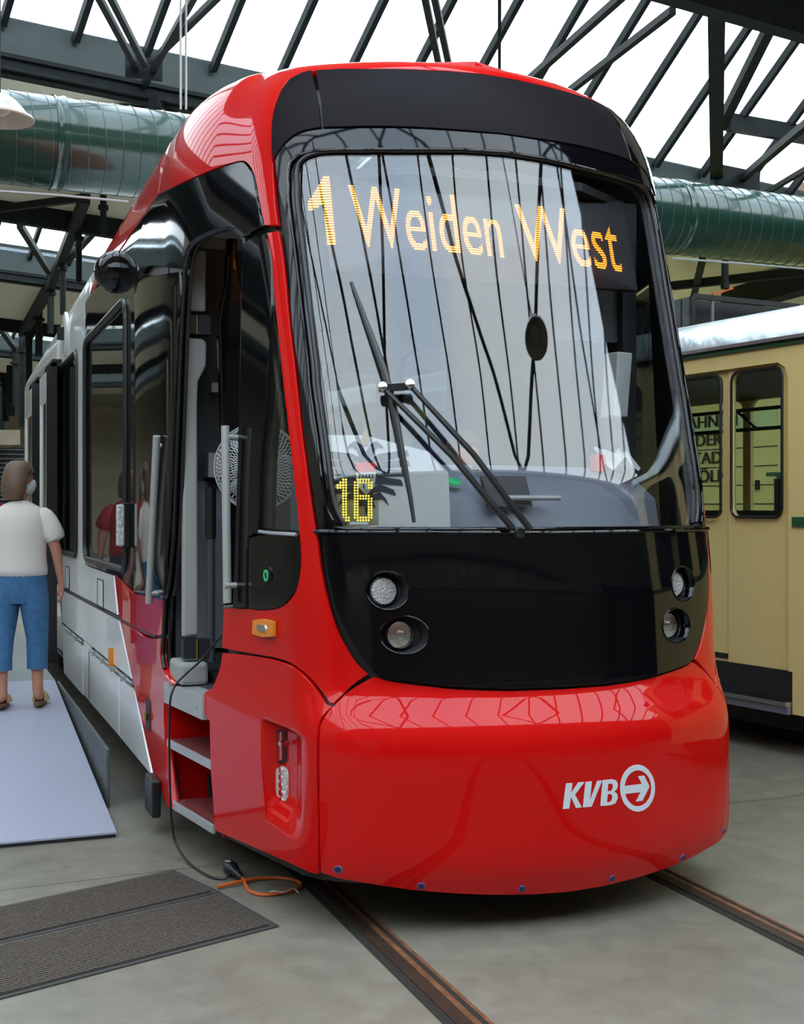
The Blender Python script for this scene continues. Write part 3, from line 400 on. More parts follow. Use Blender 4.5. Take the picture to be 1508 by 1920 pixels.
# opening casement in the near rooflight
Q = 6.16
def hp(px, py, z=Q):
    """a point of the bracing layer at height z, read off along its sight line from where the photographer stood"""
    c, s = math.cos(R(25.5)), math.sin(R(25.5)); X = (px-754)/2423.6
    d = (X*c+s, -X*s+c, (954.6-py)/2423.6); k = (z-1.75)/(d[2]+.062*d[0])
    return H(d[0]*k, d[1]*k, 1.75+d[2]*k)
def gp(px, py, off=.12):
    """a point just under the sloping glass of the near rooflight"""
    c, s = math.cos(R(25.5)), math.sin(R(25.5)); X = (px-754)/2423.6
    d = (X*c+s, -X*s+c, (954.6-py)/2423.6); a = d[2]+.062*d[0]
    # z' = 6.5-off+.9*(YG-y)
    k = (6.5-off+.9*YG-1.75)/(a+.9*d[1]); return H(d[0]*k, d[1]*k, 1.75+d[2]*k)
def thing(name, mb, m, label, cat, group=None, smooth=False, bevel=0):
    """a thing that is one mesh, with its origin at the centre of its base"""
    vs = mb.v; cx = sum(v[0] for v in vs)/len(vs); cy = sum(v[1] for v in vs)/len(vs); cz = min(v[2] for v in vs)
    mb.xf(lambda x, y, z: (x-cx, y-cy, z-cz)); o = mb.build(name, m, smooth=smooth, bevel=bevel, loc=(cx, cy, cz))
    return tag(o, label, cat, group)
# bracing of the near rooflight
br = [
 ('left arm of a steeply leaning pair of steel braces, upper left corner', (188, 0), (262, 138), .055),
 ('right arm of the leaning pair of steel braces in the upper left corner', (210, 0), (272, 122), .055),
 ('brace rising right to left of the hanging steel wires, longer of the crossing two', (365, -8), (266, 168), .055),
 ('brace crossing behind the longer one near the hanging wires, upper left', (408, -6), (285, 116), .055),
 ('steel brace meeting the tram roof, left arm of the narrow pair above the destination sign', (797, -5), (826, 135), .055),
 ('steel brace meeting the tram roof, right arm of the narrow pair above the destination sign', (815, -5), (845, 135), .055),
 ('long slanting brace crossing the roof glass above the middle of the tram roof', (1166, -6), (975, 165), .06),
 ('long slanting brace running from the beam joint down behind the tram roof', (1262, 20), (1050, 185), .06),
 ('brace rising to the right edge from the foot of the vertical roof post', (1520, 226), (1372, 352), .075),
 ('lowest slanting brace at the right edge just above the green duct', (1520, 312), (1420, 372), .055)]
for i, (lb, a, b, wd) in enumerate(br):
    va, vb = Vector(hp(*a)), Vector(hp(*b))
    if a[1] < 5:                                    # carry the brace on to the ceiling beam
        hy = lambda p: -p.x*HS+p.y*HC; k = (8.12-hy(vb))/(hy(va)-hy(vb)); va = vb+(va-vb)*k
    thing('roof_brace', MB().bar(va, vb, wd, wd), 'steelgreen', lb, 'roof brace', 'steel braces of the near rooflight')
thing('roof_tie_rod', MB().bar(hp(937, -5), hp(937, 145), .03), 'steelgreen', 'thin upright rod against the roof glass above the tram roof', 'tie rod')
thing('roof_post', MB().bar(hp(1344, 12), hp(1344, 348), .14, .10), 'steelgreen', 'thick upright steel post between the roof beam and the green duct, right', 'roof post')
gs = MB(); a = Vector(hp(1372, 332)); gs.bar(a-Vector((.25, 0, .0)), a+Vector((.35, 0, -.05)), .1, .25)
thing('gusset_plate', gs, 'steelgreen', 'steel gusset plate at the foot of the thick upright roof post', 'gusset plate')
gs = MB(); a = Vector(hp(262, 185))-Vector((0, 0, .20)); gs.bar(a+Vector((-.18, .2, -.02)), a+Vector((.18, .2, -.02)), .2, .34); gs.bar(a+Vector((-.3, .2, -.14)), a+Vector((.3, .2, -.14)), .2, .07)
thing('girder_joint', gs, 'steelgreen', 'bolted black girder joint under the roof beam left of the hanging wires', 'girder joint')
gs = MB(); a = Vector(hp(265, 128)); gs.bar(a+Vector((-.15, 0, 0)), a+Vector((.2, 0, 0)), .04, .2)
thing('gusset_plate', gs, 'steelgreen', 'steel gusset plate where the upper left braces meet', 'gusset plate')
cs = MB(); cs.bar(gp(1366, 229), gp(1560, 262), .10, .20); 
thing('skylight_casement', cs, 'steelgreen', 'dark lower frame of an opening skylight at the right edge', 'skylight frame')
thing('skylight_casement', MB().bar(gp(1447, 45, .14), gp(1350, 240, .14), .12, .10), 'steelgreen', 'slanting left frame of the opening skylight, right of the upright post', 'skylight frame')
# bracing of the second rooflight
for lb, a, b in [('left arm of the braces in the second rooflight, far left', (37, 422), (92, 510)), ('right-leaning brace in the second rooflight beside a hanger tube', (141, 432), (116, 492)), ('outer right-leaning brace in the second rooflight, nearest the tram roof', (180, 430), (124, 492))]:
    thing('roof_brace', MB().bar(hp(*a, 6.1), hp(*b, 6.1), .09, .09), 'steelgreen', lb, 'roof brace', 'steel braces of the second rooflight')
for lb, a, b in [('small brace in the third rooflight at the left edge', (3, 618), (32, 658)), ('small leaning brace in the third rooflight beside the tubes', (64, 618), (40, 660))]:
    thing('roof_brace', MB().bar(hp(*a, 6.12), hp(*b, 6.12), .12, .12), 'steelgreen', lb, 'roof brace', 'steel braces of the third rooflight')
# steel purlins under the cream ceiling
def cp(px, py, z=6.0): return hp(px, py, z)
for lb, a, b, wd in [('black girder running away under the cream ceiling, far left below the duct', (160, 372), (95, 535), .13),
                 ('black girder continuing away under the second cream ceiling at the left', (95, 535), (42, 625), .17),
                 ('slanting black girder under the cream ceiling at the left edge', (-5, 392), (165, 370), .09),
                 ('short black brace at the cream ceiling just left of the tram roof', (286, 188), (335, 222), .10)]:
    thing('ceiling_girder', MB().bar(cp(*a), cp(*b), wd, wd), 'steelgreen', lb, 'girder')
# the same under the ceiling seen right of the tram
for lb, a, b, wd in [('black girder sloping up to the right edge under the green duct', (1262, 536), (1520, 508), .12),
                     ('leaning black strut below the green duct beside the tram pillar', (1318, 486), (1300, 560), .09),
                     ('broad dark roof valley sloping up at the right edge above the cream tram', (1370, 566), (1530, 520), .34)]:
    thing('ceiling_girder', MB().bar(cp(*a, 5.9), cp(*b, 5.9), wd, wd), 'steelgreen', lb, 'girder')
# wires
for i, (x, lb) in enumerate([(339, 'left of the two thin hanging steel wires above the tram roof'), (349, 'right of the two thin hanging steel wires above the tram roof')]):
    c, s = math.cos(R(25.5)), math.sin(R(25.5)); X = (x-754)/2423.6; k = 8.0
    def wp_(py): return H((X*c+s)*k, (-X*s+c)*k, 1.75+(954.6-py)/2423.6*k)
    thing('hanging_wire', MB().tube([wp_(-430), wp_(205)], .007, 6), 'grey', lb, 'wire', 'hanging wires')
def ray_at(px, py, Y):
    c, s = math.cos(R(25.5)), math.sin(R(25.5)); X = (px-754)/2423.6; k = Y/(-X*s+c)
    return Vector(H((X*c+s)*k, Y, 1.75+(954.6-py)/2423.6*k))
thing('pull_cord', MB().tube([ray_at(-10, 358, 9.6), ray_at(120, 367, 9.7), ray_at(240, 378, 9.8)], .009, 6), 'grey', 'thin pale wire stretched under the green duct at the left', 'wire')
thing('pull_cord', MB().tube([ray_at(1262, 484, 9.6), ray_at(1520, 505, 9.6)], .009, 6), 'grey', 'thin pale wire stretched under the green duct at the right', 'wire')
# the duct
dk = empty('ventilation_duct', H(2, 10.5, 4.3), label='large dark green spiral duct crossing the hall behind the red tram', cat='duct')
L0 = Vector(H(2, 10.5, 4.3)); zc = 1.75+.278*10.5; rd = .36
N = 220; d = MB(); prof = []
a = Vector(H(-9, 10.5, zc))-L0; b = Vector(H(16, 10.5, zc-.0))-L0
d.tube([a, b], rd, 48); d.build('duct_tube', 'duct', dk, smooth=True)
ax = (b-a).normalized()
sm = MB(); x = 0; hx = []
turns = (b-a).length/.137
u = Vector((0, 0, 1)); q = ax.cross(u)
K = int(turns*36)
for i in range(K+1):
    t = 2*math.pi*i/36; hx.append(a+ax*(.137*i/36)+(u*math.cos(t)+q*math.sin(t))*(rd+.002))
sm.tube(hx, .0045, 4); sm.build('spiral_seam', 'ductseam', dk, smooth=True)
for px in (105, 1262, 700):
    c, s = math.cos(R(25.5)), math.sin(R(25.5)); X = (px-754)/2423.6; kk = 10.5/(-X*s+c); p = Vector(H((X*c+s)*kk, 10.5, zc))-L0
    MB().lathe([(rd+.002, -.05), (rd+.012, -.045), (rd+.012, -.03), (rd+.004, -.02), (rd+.004, .02), (rd+.012, .03), (rd+.012, .045), (rd+.002, .05)], 48, p, ax).build('duct_flange', 'duct', dk, smooth=True)
# hanging tubes at the left
for i, (x, y0, y1, Y, wd, lb) in enumerate([(194, 372, 440, 15, .10, 'black hanger tube just left of the red roof stripe'), (118, 490, 590, 19, .09, 'green hanger tube with a pale collar under the second rooflight'),
       (148, 432, 530, 18, .10, 'black hanger tube between the green one and the tram roof'), (95, 538, 625, 21, .10, 'green hanger tube hanging from the first black joint'), (73, 588, 668, 24, .11, 'rust-toned hanger tube from the second black joint'),
       (54, 618, 720, 26, .11, 'black hanger tube left of the tram roof slope'), (42, 650, 800, 27, .11, 'green hanger tube with a pale collar, third from the left edge'), (31, 672, 762, 29, .12, 'dark hanger tube, second from the left edge'), (20, 700, 780, 31, .12, 'shorter dark hanger tube near the left edge'), (10, 715, 790, 33, .12, 'dark hanger tube at the left edge'), (3, 728, 806, 35, .12, 'leftmost thin dark hanger tube')]):
    tp = Vector(hp(x, y0, 6.0)); Yh = -tp.x*HS*-1*0+tp.dot(Vector((-HS, HC, 0))); bt = ray_at(x, y1, Yh); wd = wd*Yh/20
    m = MB(); m.tube([bt, tp+Vector((0, 0, .22))], wd/2, 10); p = tp-Vector((0, 0, .12)); m.tube([p-Vector((0, 0, .03)), p+Vector((0, 0, .03))], wd*.8, 10)
    thing('hanger_tube', m, 'steelgreen', lb, 'hanger tube', 'vertical hanger tubes under the roof', smooth=True)
t = MB(); t.tube([ray_at(1360, 488, 13), ray_at(1360, 530, 13)], .045, 12); t.tube([ray_at(1360, 530, 13), ray_at(1360, 541, 13)], .055, 12)
thing('hanger_tube', t, 'steelgreen', 'short green tube hanging below the duct above the cream tram roof', 'hanger tube', smooth=True)
t = MB(); t.bar(ray_at(1336, 553, 13), ray_at(1374, 540, 13), .03, .03)
thing('sprinkler_arm', t, 'orangecable', 'small orange arm below the short green tube', 'bracket')
# far wall furniture at the left
def blk(name, x0, x1, y0, y1, Y, dep, m, lb, cat):
    a = [ray_at(x0, y1, Y), ray_at(x1, y1, Y), ray_at(x1, y0, Y), ray_at(x0, y0, Y)]; dv = Vector(H(0, dep, 0))
    return thing(name, MB().hexa([a[0], a[1], a[1]+dv, a[0]+dv, a[3], a[2], a[2]+dv, a[3]+dv]), m, lb, cat)
blk('bulkhead', -40, 38, 806, 834, 36, 2, 'wallm', 'beige boxed bulkhead below the hanger tubes at the left edge', 'bulkhead')
sh = MB()
a = ray_at(-60, 975, 38.3); b = ray_at(46, 839, 38.3)
rt = empty('roller_shutter', a, label='black horizontally slatted shutter behind the woman at the left', cat='shutter')
MB().hexa([Vector((0, 0, 0)), Vector((b.x-a.x, b.y-a.y, 0)), Vector((b.x-a.x, b.y-a.y+.1, 0)), Vector((0, .1, 0)), Vector((0, 0, b.z-a.z)), Vector((b.x-a.x, b.y-a.y, b.z-a.z)), Vector((b.x-a.x, b.y-a.y+.1, b.z-a.z)), Vector((0, .1, b.z-a.z))]).build('shutter_panel', 'dark', rt)
s_ = MB()
for k in range(16):
    z = .06+k*.13; s_.bar((0, -.04, z), (b.x-a.x, b.y-a.y-.04, z), .05, .035)
s_.build('slat', 'midgrey', rt)
# pendant lamp
lp = Vector((.49, 9.35, 4.42))
pl = empty('pendant_lamp', lp, label='cream enamel dome lamp at the left edge in front of the duct', cat='lamp')
MB().lathe([(.03, .20), (.07, .19), (.12, .155), (.17, .10), (.205, .055), (.232, .045), (.24, .03), (.236, .022), (.205, .038), (.17, .075), (.11, .14), (.03, .17)], 48).build('lamp_shade', 'lampshade', pl, smooth=True)
MB().lathe([(.0, .05), (.05, .06), (.08, .09), (.05, .15), (.02, .17)], 24).build('bulb', 'shade_in', pl, smooth=True)
MB().tube([(0, 0, .19), (0, 0, .32), (0, 0, 1.7)], .012, 8).build('stem', 'steelgreen', pl)
# ------------------------------------------------ the red tram
XC = 2.521
tram = empty('tram', (XC, 0, 0), label='red, white and black low-floor tram with a large curved windscreen', cat='tram')
def inpoly(x, y, P_):
    c = False; n = len(P_); j = n-1
    for i in range(n):
        xi, yi = P_[i]; xj, yj = P_[j]
        if (yi > y) != (yj > y) and x < (xj-xi)*(y-yi)/(yj-yi)+xi: c = not c
        j = i
    return c
def both(o):
    """close a left half outline with its mirror image across the centre line"""
    o = list(o); n = len(o)
    for k in range(n):
        if o[k][0] == 0 and o[k-1][0] == 0: o = o[k:]+o[:k]; break
    return o+[(-s, v) for s, v in reversed(o) if s != 0]
def flip(o): return [(-s, v) for s, v in reversed(o)]
def Pt(s, v, off=0):
    p = S(s, v); return p+SN(s, v)*off if off else p
def panel(name, out, m, parent=None, off=0., th=.022, holes=(), grid=(.06, .06), depth=None, label=None, edge=.0025):
    """a moulded panel of the tram skin: outline in (s, v), its own thickness, rounded rim"""
    parent = parent or tram
    ss = [p[0] for p in out]; vs = [p[1] for p in out]; pts = [Vector(p) for p in out]; E = [(i, (i+1) % len(out)) for i in range(len(out))]
    for h in holes:
        k = len(pts); pts += [Vector(p) for p in h]; E += [(k+i, k+(i+1) % len(h)) for i in range(len(h))]
    gs, gv = grid; a = math.floor(min(ss)/gs)*gs
    while a < max(ss):
        b = math.floor(min(vs)/gv)*gv
        while b < max(vs):
            if inpoly(a, b, out) and not any(inpoly(a, b, h) for h in holes): pts.append(Vector((a+1e-4, b+1e-4)))
            b += gv
        a += gs
    V2, _, F2 = delaunay_2d_cdt(pts, E, [], 0, 1e-5)[:3]
    F = []
    for f in F2:
        cx = sum(V2[i].x for i in f)/3; cy = sum(V2[i].y for i in f)/3
        ar = (V2[f[1]]-V2[f[0]]).cross(V2[f[2]]-V2[f[0]])
        if abs(ar) < 1e-9: continue
        if inpoly(cx, cy, out) and not any(inpoly(cx, cy, h) for h in holes): F.append(f if ar > 0 else (f[0], f[2], f[1]))
    used = sorted({i for f in F for i in f}); mp = {u: k for k, u in enumerate(used)}; F = [tuple(mp[i] for i in f) for f in F]; V2 = [V2[u] for u in used]
    nrm = []; top = []; bot = []
    for v in V2:
        n = SN(v.x, v.y); d = depth(v.x, v.y) if depth else 0
        p = S(v.x, v.y); top.append(p+n*(off-d)); bot.append(p+n*(off-th-d)); nrm.append(n)
    if depth:   # numeric normals of the dished surface
        e = .004; nn = []
        for v in V2:
            f_ = lambda a, b: S(a, b)+SN(a, b)*(off-depth(a, b))
            n = np.cross(f_(v.x+e, v.y)-f_(v.x-e, v.y), f_(v.x, v.y+e)-f_(v.x, v.y-e)); nn.append(n/np.linalg.norm(n))
        nrm = nn
    cnt = {}
    for f in F:
        for i in range(3):
            e = (f[i], f[(i+1) % 3]); cnt[e] = cnt.get(e, 0)+1
    bd = [e for e in cnt if (e[1], e[0]) not in cnt]
    nV = len(V2); verts = top+bot; faces = list(F)+[(f[0]+nV, f[2]+nV, f[1]+nV) for f in F]; ln = []
    for f in F: ln += [nrm[i] for i in f]
    for f in F: ln += [-nrm[f[0]], -nrm[f[2]], -nrm[f[1]]]
    # rim with a rounded upper lip
    for a, b in bd:
        t = np.array(top[b])-top[a]; l = np.linalg.norm(t)
        if l < 1e-9: continue
        n = nrm[a]; o_ = np.cross(t/l, n); o_ = o_/max(np.linalg.norm(o_), 1e-9)
        k = len(verts); verts += [top[a], top[b], bot[b], bot[a]]; faces.append((k, k+3, k+2, k+1)); ln += [o_*.75+nrm[a]*.66, o_, o_, o_*.75+nrm[b]*.66]
    me = bpy.data.meshes.new(name); me.from_pydata([tuple(map(float, v)) for v in verts], [], faces); me.update()
    for p in me.polygons: p.use_smooth = True
    me.normals_split_custom_set([tuple(map(float, n/np.linalg.norm(n))) for n in map(np.array, ln)])
    me.materials.append(M[m] if isinstance(m, str) else m)
    o = bpy.data.objects.new(name, me); C.objects.link(o); o.parent = parent
    if label: o['label'] = label
    return o
def ellipse(c, rs, rv, n=28): return [(c[0]+rs*math.cos(2*math.pi*k/n), c[1]+rv*math.sin(2*math.pi*k/n)) for k in range(n)]
HL = [(PX['hl1'], .082, .078), (PX['hl2'], .095, .078)]
hlholes = [ellipse(c, a, b) for c, a, b in HL]+[ellipse((-c[0], c[1]), a, b) for c, a, b in HL]
bump = panel('bumper_cover', both(PX['bumper']), 'red', holes=[], th=.03, label='glossy red bumper cover')
panel('headlight_mask', both(PX['mask']), 'black', off=.012, holes=hlholes, th=.05)
panel('windscreen', both(PX['glass']), 'glass', off=-.004, th=.006)
panel('windscreen_surround', both(PX['ring']), 'black', holes=[both(PX['glass'])], off=.004, th=.04)
panel('roof_fairing', both(PX['fairing']), 'screen', off=.01, grid=(.06, .03), label='dark matt fairing over the windscreen')
panel('roof_fairing_corner', PX['fairing_corner'], 'screen', off=.01, grid=(.06, .03)); panel('roof_fairing_corner', flip(PX['fairing_corner']), 'black', off=.01, grid=(.06, .03))
panel('roof_shell', both(PX['dome']), 'red', grid=(.06, .04), th=.03, label='red roof shell over the cab')
panel('pillar_panel', PX['pillar_panel'], 'red'); panel('pillar_panel', flip(PX['pillar_panel']), 'red')
# the recess with the marker lights in the lower wing
rc = PX['recess']; r0, r1 = min(p[0] for p in rc), max(p[0] for p in rc); q0, q1 = min(p[1] for p in rc), max(p[1] for p in rc)
def recd(s, v):
    u = (s-r0)/(r1-r0) if s > -5 else 0; t = (v-q0)/(q1-q0)
    a = sstep(0, .16, u)*(1-.0*u); b = 1-sstep(.50, .98, u); e = sstep(0.0, .30, t-.10*(1-u))*(1-sstep(.90, .97, t+.04*u))
    return .062*a*b*e
def recr(s, v): return recd(-s, v)
wing = panel('lower_wing', PX['wing'], 'red', holes=[rc], off=.002, th=.03)
panel('light_niche', rc, 'red', grid=(.012, .012), off=.002, depth=recd, th=.01, parent=wing)
w2_ = panel('lower_wing', flip(PX['wing']), 'red', off=.002, th=.03)
hd = panel('door_header', PX['header'], 'black', off=.004, th=.05); RP = [(-3.67, 3.13), (-3.3, 3.07), (-2.9, 2.99), (-2.52, 2.95), (-2.49, 2.83), (-2.52, 2.62), (-2.555, 2.3), (-2.59, 2.02), (-2.63, 1.75), (-2.70, 1.48), (-2.80, 1.30), (-2.87, 1.27), (-3.90, 1.245), (-3.86, 1.6), (-3.75, 2.2), (-3.67, 2.8)]
PX['rear_pillar'] = RP
def rpd(s, v): return -.045*max(0, math.sin(math.pi*min(1, max(0, (s+3.85)/1.3))))**.6*sstep(1.2, 1.5, v)
panel('rear_door_pillar', RP, 'black', off=.006, th=.02, grid=(.04, .08), depth=rpd)
for nm in ('header', 'rear_pillar', 'post_panel'):
    panel({'header': 'door_header', 'rear_pillar': 'rear_door_pillar', 'post_panel': 'sill_panel'}[nm], flip(PX[nm]), 'black', off=.004)
panel('front_door_post', PX['front_post'], 'black', off=.012, th=.09, grid=(.04, .08))
panel('side_windscreen', PX['side_glass'], 'clearglass', off=-.003, th=.006); panel('side_windscreen', flip(PX['side_glass']), 'clearglass', off=-.003, th=.006)
panel('front_door_post', flip(PX['front_post']), 'black', off=.012, th=.03)
sp_ = panel('sill_panel', PX['post_panel'], 'black', off=.004, th=.03)
panel('rear_corner_panel', PX['rear_red_upper'], 'red', off=.004); panel('rear_corner_skirt', PX['rear_red_lower'], 'red', off=.004, th=.04)
panel('rear_corner_panel', flip(PX['rear_red_upper']), 'red', off=.004); panel('rear_corner_skirt', flip(PX['rear_red_lower']), 'red', off=.004, th=.04)
# right cab door, closed
cd = [(2.0, .30), (2.72, .30), (2.83, .75), (2.93, 1.0), (2.87, 1.28), (1.76, 1.28), (1.92, 1.1), (2.15, .85)]
panel('cab_door', cd, 'red', off=-.004, grid=(.1, .1)); panel('cab_door_window', [(1.75, 1.32), (2.72, 1.32), (2.46, 2.95), (1.48, 2.95)], 'tint', off=-.004, th=.01, grid=(.1, .1))
# dark liner behind the joints of the panels
door = PX['doorhole']
lin = [(-3.05, .12), (-3.05, 4.0), (-2.4, 4.02), (-1.2, 3.7), (-.9, 3.72), (-.6, 3.72), (-.3, 3.72), (0, 3.72)]
half = [(s, v) for s, v in lin]
full = both(half)
def grow(o, d):
    cx = sum(p[0] for p in o)/len(o); cy = sum(p[1] for p in o)/len(o); return [(p[0]+d*(1 if p[0] > cx else -1), p[1]+d*(1 if p[1] > cy else -1)) for p in o]
lw = [(-3.05, .2), (-3.05, 3.95)]+[(-2.4, 3.9), (-1.2, 3.66), (-.9, 3.7), (0, 3.7)]+[(.9, 3.7), (1.2, 3.66), (2.4, 3.9), (3.05, 3.95), (3.05, .2)]
gl = both(PX['glass']); sgl = PX['side_glass']
panel('body_liner', lw, 'rubber', off=-.034, th=.02, holes=[gl, sgl, flip(sgl), [((s-.06 if s < -2.4 else s+.06) if v < .86 else s, v) for s, v in door], rc, [(1.75, 1.32), (2.72, 1.32), (2.46, 2.95), (1.48, 2.95)]]+hlholes, grid=(.1, .1))
# gasket round the windscreen, seams
def sline(name, o, r, m, off=.0, closed=True, parent=None, n=8, label=None):
    return MB().tube([Pt(s, v, off) for s, v in o], r, n, closed=closed).build(name, m, parent or tram, smooth=True, label=label)
sline('windscreen_gasket', both(PX['glass']), .011, 'rubber', .004)
sline('surround_lip', [(s*1.028 if abs(s) > .8 else s, v) for s, v in both(grow([p for p in PX['glass']], .0))], .007, 'black', .014)
edge_ = [(s, v+.002) for s, v in both([p for p in PX['fairing'] if p[1] < 3.53 ][::1])]
sline('mask_lip', both([(-.955, 1.655), (-.86, 1.652), (-.6, 1.652), (-.3, 1.650), (0, 1.648)]), .010, 'black', .012, closed=False)
sline('door_seal', [p for p in door if p[1] > .84 and not (p[0] > -2.2 and p[1] < 1.25)][4:], .012, 'rubber', -.01, closed=False)
# headlights
for sg in (-1, 1):
    for i, (c, a, b) in enumerate(HL):
        cs = c[0]*(-sg); n_ = SN(cs, c[1]); base = S(cs, c[1])
        # the lamps look straight ahead
        ax = Vector((sg*.10, -1, 0.02)).normalized() if False else Vector((0, -1, .03)).normalized()
        lp_ = Vector(Pt(-abs(c[0])*1 if sg < 0 else abs(c[0]), c[1], -.025)); hl = empty('headlight', tuple(lp_)); hl.parent = tram
        shift = Vector((.018*-1, 0, 0)) if sg < 0 else Vector((-.018, 0, 0)); 
        el = ellipse((-abs(c[0]) if sg < 0 else abs(c[0]), c[1]), a, b, 32)
        rim = MB().tube([Vector(Pt(s, v, .012))-lp_ for s, v in el], .0045, 8, closed=True).build('rim', 'black', hl, smooth=True)
        # bowl from the rim back to a disc
        R1 = [Vector(Pt(s, v, .01))-lp_ for s, v in el]; R2 = [p*.86+Vector((0, .07, 0)) for p in R1]
        n = 32; bw = MB(); bw.add(R1+R2, [(k, (k+1) % n, n+(k+1) % n, n+k) for k in range(n)]+[tuple(n+k for k in range(n))]); bw.build('bowl', 'dark', hl, smooth=True)
        if i == 0:
            MB().lathe([(.058, -.03), (.058, .012), (.053, .02), (.0, .024)], 32, shift+Vector((0, .02, 0)), ax).build('lens', 'lens', hl, smooth=True)
            MB().lathe([(.064, -.03), (.064, .012), (.058, .014), (.058, -.03)], 32, shift+Vector((0, .02, 0)), ax).build('lens_ring', 'rubber', hl, smooth=True)
        else:
            MB().lathe([(.056, -.02), (.056, .012), (.049, .012), (.047, -.004), (.02, -.012), (.0, -.014)], 32, shift+Vector((0, .015, 0)), ax).build('reflector_bowl', 'dkgrey', hl, smooth=True)
            pr = MB(); pr.lathe([(.024, -.01), (.024, .018), (.018, .024), (0, .026)], 24, shift+Vector((0, .01, 0)), ax); pr.build('projector_lens', 'glass', hl, smooth=True)
            MB().lathe([(.050, .0), (.057, .004), (.057, .012), (.050, .014)], 32, shift+Vector((0, .015, 0)), ax).build('lens_ring', 'chrome', hl, smooth=True)
# emblem
K_ = dict(K=[], V=[], B=[PX['B1'], PX['B2']])
em = None
for c in 'KVB':
    panel('letter', PX[c], 'letter', off=.0022, th=.0015, holes=K_[c], grid=(.04, .04), label='white letter %s' % c, parent=bump)
panel('arrow_ring', PX['O'], 'letter', off=.0022, th=.0015, holes=[PX['O1']], grid=(.04, .04), label='white ring of the arrow emblem', parent=bump)
panel('arrow', PX['arrow'], 'letter', off=.0022, th=.0015, grid=(.04, .04), label='white arrow pointing right', parent=bump)
for k in range(6):
    s, v = PX['dot%d' % k]; s = (PX['dot%d' % k] if k < 3 else (-PX['dot%d' % (5-k)][0], PX['dot%d' % (5-k)][1]))[0]; v = PX['dot%d' % min(k, 5-k)][1]
    q = panel('sensor', ellipse((s, v), .0155, .0155, 20), 'dotring', off=.003, th=.004, grid=(1, 1), parent=bump); panel('sensor_face', ellipse((s, v), .0115, .0115, 20), 'bluedot', off=.0045, th=.003, grid=(1, 1), parent=q)
# marker lights on the wing
mk = panel('side_marker', PX['marker'], 'orange', off=.022, th=.02, grid=(.02, .02), parent=tram, label='amber side marker lamp')
c = PX['marker_c']; panel('marker_reflector', [(c[0]-.045, c[1]-.014), (c[0]+.045, c[1]-.014), (c[0]+.055, c[1]), (c[0]+.045, c[1]+.014), (c[0]-.045, c[1]+.014), (c[0]-.055, c[1])], 'chrome', off=.028, th=.006, grid=(1, 1), parent=mk)
def inrec(s): return off
nx = panel('rear_reflector', grow(PX['reflector'], -.001), 'dark', off=.012-recd(sum(q[0] for q in PX['reflector'])/len(PX['reflector']), .72), th=.02, depth=None, grid=(.02, .03), parent=wing)
panel('reflector_glass', [(p[0]*.5+sum(q[0] for q in PX['reflector'])/len(PX['reflector'])*.5, p[1]*.86+.14*sum(q[1] for q in PX['reflector'])/len(PX['reflector'])) for p in PX['reflector']], 'redlens', off=.017-recd(sum(q[0] for q in PX['reflector'])/len(PX['reflector']), .72), th=.006, grid=(.02, .03), parent=nx)
ld = panel('lamp_strip', PX['led_lamp'], 'clear', off=.014-recd(sum(q[0] for q in PX['led_lamp'])/len(PX['led_lamp']), .6), th=.02, grid=(.03, .03), parent=wing, label='clear oval lamp strip in the niche')
mn = (sum(q[0] for q in PX['led_lamp'])/len(PX['led_lamp'])); v0, v1 = min(q[1] for q in PX['led_lamp']), max(q[1] for q in PX['led_lamp'])
for k in range(5):
    panel('lamp_cell', ellipse((mn, v0+(v1-v0)*(k+.5)/5), .020, .016, 16), 'chrome', off=.017-recd(mn, .6), th=.003, grid=(1, 1), parent=ld)
MB().tube([Pt(mn+.075, 0.74, -.05), Pt(mn+.09, .74, .0)], .011, 12).build('niche_pin', 'chrome', wing, smooth=True)
bt = panel('door_button_plate', PX['button_plate'], 'black', off=.012, th=.014, grid=(.03, .03), parent=sp_)
panel('door_button', ellipse((PX['btn'][0]+.012, PX['btn'][1]), .026, .026, 20), 'dark', off=.016, th=.006, grid=(1, 1), parent=bt)
panel('door_button_ring', ellipse((PX['btn'][0]+.012, PX['btn'][1]), .026, .026, 20), 'green', off=.019, th=.004, grid=(1, 1), holes=[ellipse((PX['btn'][0]+.012, PX['btn'][1]), .017, .017, 16)], parent=bt, label='green ring of the door button')
sline('sill_trim', [(-1.40, 1.650), (-1.25, 1.645), (-1.03, 1.640)], .008, 'steel', .01, closed=False, parent=sp_)
# door grab handles
def hpole(pts, r, m='grey'):
    g = MB().tube(pts, r, 14).build('grab_handle', m, tram, smooth=True, label='satin grey vertical grab handle beside the cab door')
    return g
def off_(s, v, o): return Vector(Pt(s, v, o))
hf = hpole([off_(-1.66, 2.13, .07), off_(-1.725, 1.32, .05)], .020)
hr = hpole([off_(-2.74, 2.13, .06), off_(-2.98, 1.245, .06)], .020)
for (s, v, h_) in ((-1.66, 2.08, hf), (-1.71, 1.40, hf), (-2.76, 2.08, hr), (-2.96, 1.30, hr)):
    MB().tube([off_(s, v, .07), off_(s, v, -.01)], .014, 8).build('handle_bracket', 'grey', h_, smooth=True)
